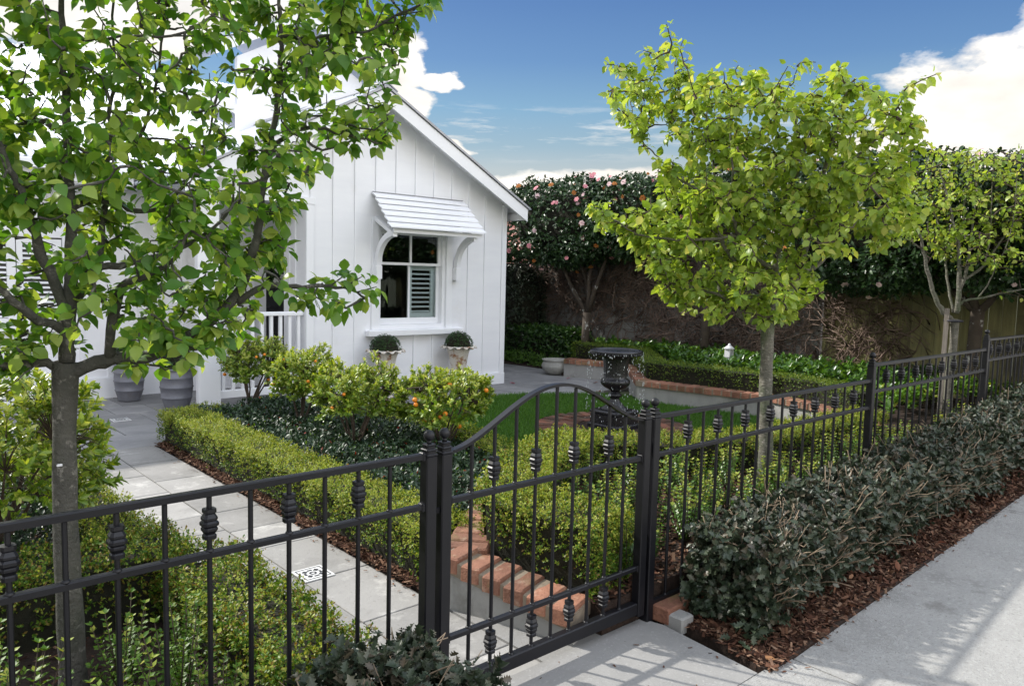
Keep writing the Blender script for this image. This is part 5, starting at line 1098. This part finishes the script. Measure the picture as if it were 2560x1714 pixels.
# ------------------------------------------------------------------ hedges and beds
BOX = [M['box'], M['boxnew']]
hedge('box_hedge', 'yellow-green box hedge running along the right side of the garden path', [(2.47, 7.5), (2.46, 3.25)], .35, .30, .01, [M['box'], M['boxnew'], M['boxbrown']], (1, .90, .05), base=.94, dens=2600, leaf=.0125)
hedge('box_hedge', 'short box hedge closing the dark planting in front of the porch corner', [(2.60, 7.66), (2.95, 7.86)], .24, .25, .01, BOX, (1, .7), dens=1300)
hedge('box_hedge', 'box hedge between the citrus bushes and the lawn', [(4.2, 7.7), (4.17, 5.2), (3.95, 4.35)], .28, .29, .01, BOX, (1, .75), dens=1300)
hedge('box_hedge', 'yellow-green box hedge inside the brick-topped wall, seen through the gate', [(2.76, 2.34), (2.66, 2.95), (3.2, 3.42), (4.14, 3.86)], .36, .38, .14, [M['box'], M['boxnew'], M['boxbrown']], (1, .78, .10), dens=2500, leaf=.014, amp=.025)
hedge('box_hedge', 'box hedge curving in front of the fountain behind the fence', [(4.24, 3.98), (4.75, 3.52), (5.5, 3.2), (7.4, 3.1)], .34, .31, .14, [M['box'], M['boxnew'], M['boxbrown']], (1, .78, .12), dens=2200, leaf=.014, amp=.025)
hedge('box_hedge', 'bronze-tinged box hedge left of the path, across the bed behind the fence', [(-1.6, 3.74), (1.22, 3.74)], .36, .36, .02, [M['box'], M['boxnew'], M['boxbrown']], (1, .38, .26), dens=1900, leaf=.015, amp=.025)
hedge('box_hedge', 'box hedge along the left side of the path nearest the fence', [(1.24, 3.55), (1.24, 2.32)], .36, .33, .02, [M['box'], M['boxnew'], M['boxbrown']], (1, .46, .20), dens=2200, leaf=.015, amp=.03)
hedge('box_hedge', 'box hedge along the left side of the path beside the big citrus bush', [(1.10, 6.6), (1.10, 3.98)], .28, .31, .02, [M['box'], M['boxnew'], M['boxbrown']], (1, .75, .12), dens=1500)
hedge('box_hedge', 'long clipped green box hedge on the raised bed behind the fountain', [(9.62, 9.0), (9.72, 7.72), (8.42, 6.42), (8.52, 5.5), (8.62, 4.6), (8.5, 4.05), (8.05, 3.4)], .30, .33, .23, [M['bedbox'], M['boxnew']], (1, .26), dens=1400, leaf=.0125, amp=.010, L=.03)
hedge('laurel_hedge', 'low dark laurel hedge by the path past the house corner', [(10.1, 9.5), (10.1, 11.1)], .62, .66, .02, [M['laurel'], M['fresh']], (1, .10), dens=420, leaf=.055, tpl='oval', k=7, L=.08, amp=.035)
def mass(name, label, cat, poly, z, h, mats, probs, dens, leaf, tpl, k=8, L=.06, up=.6, zs=None, kind='stuff', group=None, wid=1.0, var=.35):
    """ground-covering planting that nobody could count plant by plant"""
    P = scatter(poly, int(dens*poly_area(poly))); n = len(P); hh = h*(1-var*.5+var*.5*lump(np.column_stack([P, np.zeros(n)]), 5)); inner = RNG.uniform(.35, 1.02, n)**.6
    P3 = np.column_stack([P, z+hh*inner]); Q, D, Nn, tt = sprigs(P3, np.tile([0,0,1.], (n,1)), k, L, up=up, spread=.5)
    q = RNG.uniform(0, 1, len(Q)); mi = np.zeros(len(Q), int); acc = 0
    for i, p in enumerate(probs): mi[(q >= acc) & (q < acc+p)] = i+1; acc += p
    o = leafcloud(name, Q, D, Nn, leaf*RNG.uniform(.6, 1.2, len(Q)), tpl, mats, mi, None, wid=wid); return tag(o, label, cat, group)
mass('ground_cover', 'glossy dark low planting flecked with red under the citrus bushes', 'ground cover', [(2.60,3.35),(3.3,3.65),(3.9,4.2),(4.05,5.2),(4.05,7.6),(3.9,8.1),(2.75,7.8),(2.60,7.5)], .01, .26, [M['cover'], M['covred'], M['box']], (.007, .05), 1000, .038, 'oval', L=.05, up=.4)
mass('ground_cover', 'glossy dark low planting under the big citrus bush on the left', 'ground cover', [(-1.5,3.95),(.95,3.95),(.95,6.8),(-1.5,6.8)], .02, .24, [M['cover'], M['box']], (.06,), 800, .034, 'oval', L=.05, up=.4)
mass('leafy_planting', 'fresh green leafy planting on the raised bed behind the clipped hedge', 'leafy planting', [(8.75,6.35),(9.75,7.3),(9.85,8.9),(10.4,8.9),(10.4,3.3),(8.8,3.3),(8.85,4.6),(8.7,5.6)], .24, .34, [M['laurel'], M['fresh']], (.55,), 260, .085, 'oval', k=8, L=.10, up=.9)
mass('leafy_planting', 'leafy green planting behind the far fence panels, around the staked tree', 'leafy planting', [(7.6,3.0),(9.3,3.05),(10.3,2.5),(10.3,3.5),(8.3,3.5),(7.9,3.2)], .22, .33, [M['fresh'], M['citrusnew']], (.12,), 300, .07, 'oval', k=8, L=.09, up=.9)
# holly hedge by the footpath: spiny leaves, tan shoots
def holly(name, label, path, w, h, zb, zslope, dens, leafs, ntw, group=None):
    t = hedge(name, label, path, w, h, zb, [M['holly'], M['hollynew']], (1, .30), leaf=leafs, dens=dens, tpl='holly', k=6, L=.075, amp=.045, zslope=zslope, base=.86, corem=M['hedgecore'], inset=.085)
    m_ = MB()
    for i in range(ntw):
        f = random.random(); seg = random.choice(polyline_frames(path)); p = seg[0]+seg[1]*seg[2]*f; sd_ = np.array([seg[1][1], -seg[1][0]]); v = random.uniform(-.5, .5)*w; q = p+sd_*v; z = zslope(q[0])
        edge = random.random() < .35
        s0 = Vector((q[0], q[1], z+h*random.uniform(.55, .9))) if not edge else Vector((*(p+sd_*w*.42), z+h*random.uniform(.25, .8)))
        d = Vector((random.gauss(0,.5), random.gauss(-.15,.5), random.uniform(.3, 1.0))).normalized(); ln = random.uniform(.08, .22); P = [s0+d*ln*j/4+Vector((0,0,.06*ln*math.sin(j)))+Vector((random.gauss(0,.004),)*3) for j in range(5)]
        r_ = random.uniform(.0016, .0036); m_.tube(P, [r_*(1.2-.15*j) for j in range(5)], 4)
        if random.random() < .4:
            e = (d+Vector((random.gauss(0,.6), random.gauss(0,.6), .2))).normalized(); m_.tube([P[2], P[2]+e*ln*.5], [r_*.8, r_*.5], 4)
    part('shoots', m_, M['twig'], t, kind='stuff'); return t
zs_ = lambda x: gz(x)+.012
holly('holly_hedge', 'long dark spiny holly hedge between the fence and the footpath on the right', [(3.16, 1.90), (6.2, 1.90), (13.5, 1.90)], .43, .405, 0, zs_, 1150, .038, 2400)
holly('holly_hedge', 'dark spiny holly hedge in the foreground at the foot of the left fence', [(-1.5, 1.88), (1.44, 1.90)], .44, .36, 0, lambda x: .03-.15*min(max((1.15-x)/.35, 0), 1), 1000, .044, 620)
# low outer leaves spilling on the bark at the near end of the long hedge
P = np.column_stack([RNG.uniform(2.98, 3.3, 60), RNG.uniform(1.68, 1.82, 60), RNG.uniform(.03, .12, 60)]); D = rnd(60)+np.array([0,-.7,-.1])
tag(leafcloud('holly_sprig', P, D, rnd(60)*.4+np.array([0,0,1.]), .05*RNG.uniform(.7, 1.2, 60), 'holly', M['holly']), 'low spiny holly leaves spilling onto the bark at the hedge end by the gate', 'holly sprig')

# young box plants in the open soil
def box_plants(spots, label, group, z, hh=.26, mats=('fresh', 'boxnew'), top=.65):
    rs = np.random.default_rng(5); proto = []
    for v in range(3):
        t = thing('young_box_plant', 'small upright box plant', 'young box plant', (0, 0, 0), group); m_ = MB(); A, S_ = [], []
        for s in range(20):
            a = rs.uniform(0, 6.28); rr = rs.uniform(.02, .12); h = hh*rs.uniform(.5, 1.1); e = np.array([rr*math.cos(a), rr*math.sin(a), h]); P = [e*np.array([f**.8, f**.8, f]) for f in (0, .35, .7, 1)]
            m_.tube([tuple(p) for p in P], [.003, .0025, .002, .001], 4)
            for f in np.linspace(.25, 1.0, 11): A.append(e*np.array([f**.8, f**.8, f])); S_.append(nrmz(e+np.array([0,0,.1])))
        A = np.repeat(np.array(A), 5, 0); S_ = np.repeat(np.array(S_), 5, 0); m = len(A); rad = nrmz(np.cross(S_, rs.normal(size=(m, 3)))); D = nrmz(S_*.6+rad); zr = A[:,2]/hh
        part('stems', m_, M['browntwig'], t)
        leafcloud('leaves', A, D, nrmz(S_-rad*.3+rs.normal(size=(m,3))*.2), .018*rs.uniform(.7, 1.25, m), 'box', [M[q] for q in mats], ((zr > .72) & (rs.uniform(0,1,m) < top)).astype(int), t); proto.append((t, kids(t)))
    for i, (x, y, s) in enumerate(spots):
        src, ch = proto[i % 3]; lab = label(x, y)
        if i < 3: src['label'] = lab; o = src; o.location = (x, y, z(x)); o.rotation_euler = (0,0,rs.uniform(0,6)); o.scale = (s,s,s)
        else: copy_thing(src, (x, y, z(x)), rs.uniform(0, 6), lab, [(c, []) for c in ch], scale=(s,s,s))
spots = [(x+random.uniform(-.06,.06), y+random.uniform(-.05,.05), random.uniform(.95, 1.3)) for y, x0, x1 in ((2.42, 3.0, 9.2), (2.66, 3.05, 7.3), (2.92, 3.15, 4.9), (3.18, 3.5, 4.6), (3.42, 3.9, 4.3)) for x in np.arange(x0, x1, .26)]
spots = [q for q in spots if (q[0]-5.2)**2+(q[1]-2.92)**2 > .03]
def right_label(x, y):
    w = 'against the fence' if y < 2.55 else 'one row back' if y < 2.8 else 'nearer the curved hedge'
    v = 'beside the gate post' if x < 3.4 else 'between gate and middle pear trunk' if x < 5.1 else 'just past the middle pear trunk' if x < 5.4 else 'behind the stepped-up second panel' if x < 7.64 else 'behind the far panel by the staked tree'
    return 'small upright box plant '+v+', '+w
def left_label(x, y):
    return 'dark young box plant '+('right of' if x > .66 else 'left of')+' the big pear trunk, '+('close to the left fence' if y < 2.65 else 'in the middle of the soil' if y < 2.9 else 'under the bronze-tinged hedge')
box_plants(spots, right_label, 'young box plants behind the right fence', lambda x: .15 if x < 7.3 else .21)
box_plants([(.86,2.66,1.35),(.62,2.46,1.2),(.40,2.74,1.35),(.78,3.0,1.2),(.98,2.95,1.2),(.25,2.45,1.2),(.05,2.75,1.3),(-.3,2.6,1.2),(.92,2.42,1.1),(.35,3.1,1.2),(-.1,3.1,1.2)], left_label, 'young box plants behind the left fence', lambda x: .03, hh=.30, mats=('box', 'boxnew'), top=.3)

# ------------------------------------------------------------------ back boundary
BX = 10.62
t = thing('block_wall', 'grey block boundary wall behind the camellias, covered in dead creeper', 'boundary wall', (BX, 8.2, 0), None)
part('mortar_backing', MB().box(BX+.012, BX+.12, 5.2, 11.15, -.05, 2.5), M['grout'], t)
bm_ = MB(); bm_.cbox(-.06, .06, -.196, .196, -.096, .096, .008); BL = bm_.mesh('block'); BL.materials.append(M['block'])
for r_ in range(13):
    for j in range(15):
        y = 5.4+.4*j+(.2 if r_ % 2 else 0)
        if y < 11.1: piece('block', BL, t, (BX+.06+random.uniform(-.002,.002), y, .06+.2*r_))
def vines(n, y0, y1, z0, z1, x, seed, spread=.10):
    rs = np.random.default_rng(seed); V, F = [], []; b = 0
    for i in range(n):
        y = rs.uniform(y0, y1); z = rs.uniform(z0, z1)
        if y > 8.3 and z < 1.15 and rs.random() < .8: continue
        a = rs.choice([rs.normal(1.3, .5), rs.normal(.15, .35), rs.normal(2.2, .5)]); k = rs.integers(6, 12); st = rs.uniform(.05, .11); P = []; xx = x-rs.uniform(0, spread)
        for j in range(k):
            P.append((xx, y, z)); a += rs.normal(0, .28); y += st*math.cos(a); z -= st*math.sin(a)*rs.choice([1, 1, .7]); xx = x-np.clip((x-xx)+rs.normal(0, .012), .0, spread)
            if z < .15 or z > z1+.1: break
        P = np.array(P); m = len(P)
        if m < 3: continue
        r_ = rs.uniform(.003, .009)*(1 if rs.random() > .06 else 2.2); off = np.array([[0, r_, 0], [-r_*.8, -r_*.5, r_*.8], [0, -r_*.5, -r_]])
        V.append((P[:, None, :]+off[None]).reshape(-1, 3)); f = []
        for j in range(m-1):
            for q in range(3): f.append((b+3*j+q, b+3*j+(q+1)%3, b+3*j+3+(q+1)%3, b+3*j+3+q))
        F.append(np.array(f)); b += 3*m
    return np.vstack(V), np.vstack(F)
V, F_ = vines(3400, 5.2, 11.1, .35, 2.75, BX-.004, 3, .14)
link('creeper', bigmesh('creeper', V, F_, [M['vine']], None, True, origin(t)), None, t, kind='stuff')
t = thing('timber_fence', 'mossy vertical board fence under the camellias at the right', 'timber fence', (BX, 3.6, .2))
k = 0; y = 5.17
while y > 1.7:
    b = MB(); b.cbox(-.011, .011, -.072, .072, 0, 1.95, .003); me = b.mesh('board') if k == 0 else me
    if k == 0: me.materials.append(M['mossy'])
    piece('board', me, t, (BX+.05+random.uniform(-.003,.003), y-.072, .12+random.uniform(-.01,.01)), rotz=random.uniform(-.02,.02)); y -= .149; k += 1
part('rail', MB().box(BX+.07, BX+.11, 1.7, 5.17, .5, .59).box(BX+.07, BX+.11, 1.7, 5.17, 1.6, 1.69), M['mossy'], t)
V, F_ = vines(260, 4.0, 5.1, .6, 2.0, BX+.03, 9, .05); link('creeper', bigmesh('creeper', V, F_, [M['vine']], None, True, origin(t)), None, t, kind='stuff')
t = thing('dark_fence', 'black-stained board fence between the cottage and the block wall', 'timber fence', (9.2, 11.3, 0))
b = MB(); b.cbox(-.072, .072, -.011, .011, 0, 1.9, .003); me = b.mesh('board'); me.materials.append(M['stained']); x = 7.85
while x < 10.55: piece('board', me, t, (x, 11.3, .0)); x += .148
part('capping', MB().cbox(7.75, 10.6, 11.25, 11.35, 1.905, 1.96), M['stake'], t)
# dark shrub in the corner
t = thing('dark_shrub', 'tall dark shrub in the corner behind the low laurel hedge', 'shrub', (10.15, 10.95, 0))
P, N = blob_pts(1500, (10.15, 10.95, 1.05), (.42, .30, .88), p=3, amp=.05, f=6, depth=.12); Q, D, Nn, tt = sprigs(P, N, 6, .08)
leafcloud('leaves', Q, D, Nn, .05*RNG.uniform(.6, 1.1, len(Q)), 'oval', M['holly'], None, t); blob_core('twigs_or_core', (10.15, 10.95, 1.05), (.42, .30, .88), M['hedgecore'], t)
for i in range(9):
    x, y = 9.66+random.uniform(-.05,.08), 9.5+.19*i; t = thing('young_box_plant', 'small fresh green plant in the row along the foot of the laurel hedge', 'young plant', (x, y, .02), 'small plants along the laurel hedge')
    P, N = blob_pts(60, (x, y, .13), (.085, .085, .12), p=2, amp=.02); Q, D, Nn, tt = sprigs(P, N, 6, .05); leafcloud('leaves', Q, D, Nn, .035*RNG.uniform(.6, 1.1, len(Q)), 'oval', M['fresh'], None, t)
# camellias: trunks, dark glossy crowns, blooms
def camellia(label, trunk, forks, masses, nfl, dens, seed, leaf=.075, white=.25):
    random.seed(seed); t = thing('camellia_tree', label, 'tree', (trunk[0], trunk[1], .2), 'camellias along the boundary wall'); m_ = MB(); b = Vector((trunk[0], trunk[1], .15)); f = Vector((trunk[0]+.03, trunk[1], trunk[2]))
    m_.tube([b, b.lerp(f, .5)+Vector((.01,.02,0)), f], [.085, .07, .075], 10)
    part('trunk', m_, M['cambark'], t)
    for e in forks:
        e = Vector(e); mid = f.lerp(e, .5)+Vector((random.gauss(0,.04), random.gauss(0,.05), -.03)); part('limb', MB().tube([f-Vector((0,0,.05)), f.lerp(mid, .5)+Vector((0,random.gauss(0,.02),0)), mid, e], [.052, .042, .036, .02], 8), M['cambark'], t)
    PP, NN = [], []
    for c, r in masses:
        area = 8*(r[0]*r[1]+r[0]*r[2]+r[1]*r[2]); P, N = blob_pts(int(area*dens), c, r, p=3.2, amp=.07, f=4, depth=.16); PP.append(P); NN.append(N); blob_core('twigs_or_core', c, r, M['hedgecore'], t, .72, p=3.2)
    P = np.vstack(PP); N = np.vstack(NN); Q, D, Nn, tt = sprigs(P, N, 5, .09, up=.15)
    D[:,2] -= .25
    leafcloud('foliage', Q, D, Nn, leaf*RNG.uniform(.6, 1.12, len(Q)), 'cam', M['cam'], None, t)
    # blooms on the outer surface that faces the garden and the top
    vis = np.where((N[:,0] < .25) | (N[:,2] > .5))[0]; pick = RNG.choice(vis, nfl, replace=False)
    for i in pick:
        k = random.random(); me = FL['palepink'] if k < white else FL['pink'] if k < .68 else FL['faded']; nn = Vector(N[i])+Vector((random.gauss(-.3,.3), random.gauss(-.3,.3), random.gauss(0,.3))); 
        o = piece('flower', me, t, tuple(P[i]+N[i]*.13), rot=nn.to_track_quat('Z', 'Y').to_euler()); s_ = random.uniform(.55, 1.05); o.scale = (s_,)*3
    return t
camellia('dark camellia covered in pink and brown blooms beyond the house corner', (9.92, 9.1, 1.05), [(9.9, 9.75, 1.95), (9.95, 9.35, 2.0), (9.95, 8.65, 2.1), (10.0, 9.0, 2.2)],
    [((9.95, 9.75, 2.62), (.62, 1.42, .72)), ((10.05, 8.2, 2.68), (.55, .85, .62))], 130, 190, 41)
camellia('dark camellia behind the middle pear tree, topping the creeper-clad wall', (10.3, 6.9, 1.6), [(10.3, 7.4, 2.5), (10.35, 6.5, 2.5)], [((10.5, 7.0, 2.95), (.5, 1.1, .40))], 40, 190, 42)
camellia('camellia with pale pink flowers behind the sparse staked pear tree', (9.95, 3.0, 1.4), [(9.9, 3.6, 1.9), (9.95, 2.7, 1.9), (9.9, 3.1, 2.0)], [((9.95, 4.35, 2.42), (.60, 1.30, .84)), ((9.95, 2.4, 2.36), (.62, .95, .76))], 40, 190, 43, white=.7)
# neighbour's house past the passage
t = thing('neighbour_house', 'neighbouring house with a pinkish tiled roof glimpsed past the eave', 'house', (16.5, 18, 0))
part('wall', MB().box(14.2, 22, 16.6, 22, 0, 2.0), M['block'], t)
part('roof', MB().add([(14, 16.3, 1.9), (22.3, 16.3, 1.9), (22.3, 19.5, 3.9), (14, 19.5, 3.9), (22.3, 22.4, 1.9), (14, 22.4, 1.9)], [(0,1,2,3), (3,2,4,5), (0,3,5), (1,4,2), (0,5,4,1)]), M['pinkroof'], t)
for i in range(9): part('tile_course', MB().add([(13.98, 16.3+.36*i, 1.93+.225*i), (22.32, 16.3+.36*i, 1.93+.225*i), (22.32, 16.62+.36*i, 2.10+.225*i), (13.98, 16.62+.36*i, 2.10+.225*i), (13.98, 16.3+.36*i, 1.90+.225*i), (22.32, 16.3+.36*i, 1.90+.225*i)], [(0,1,2,3), (4,5,1,0)]), M['pinkroof'], t)
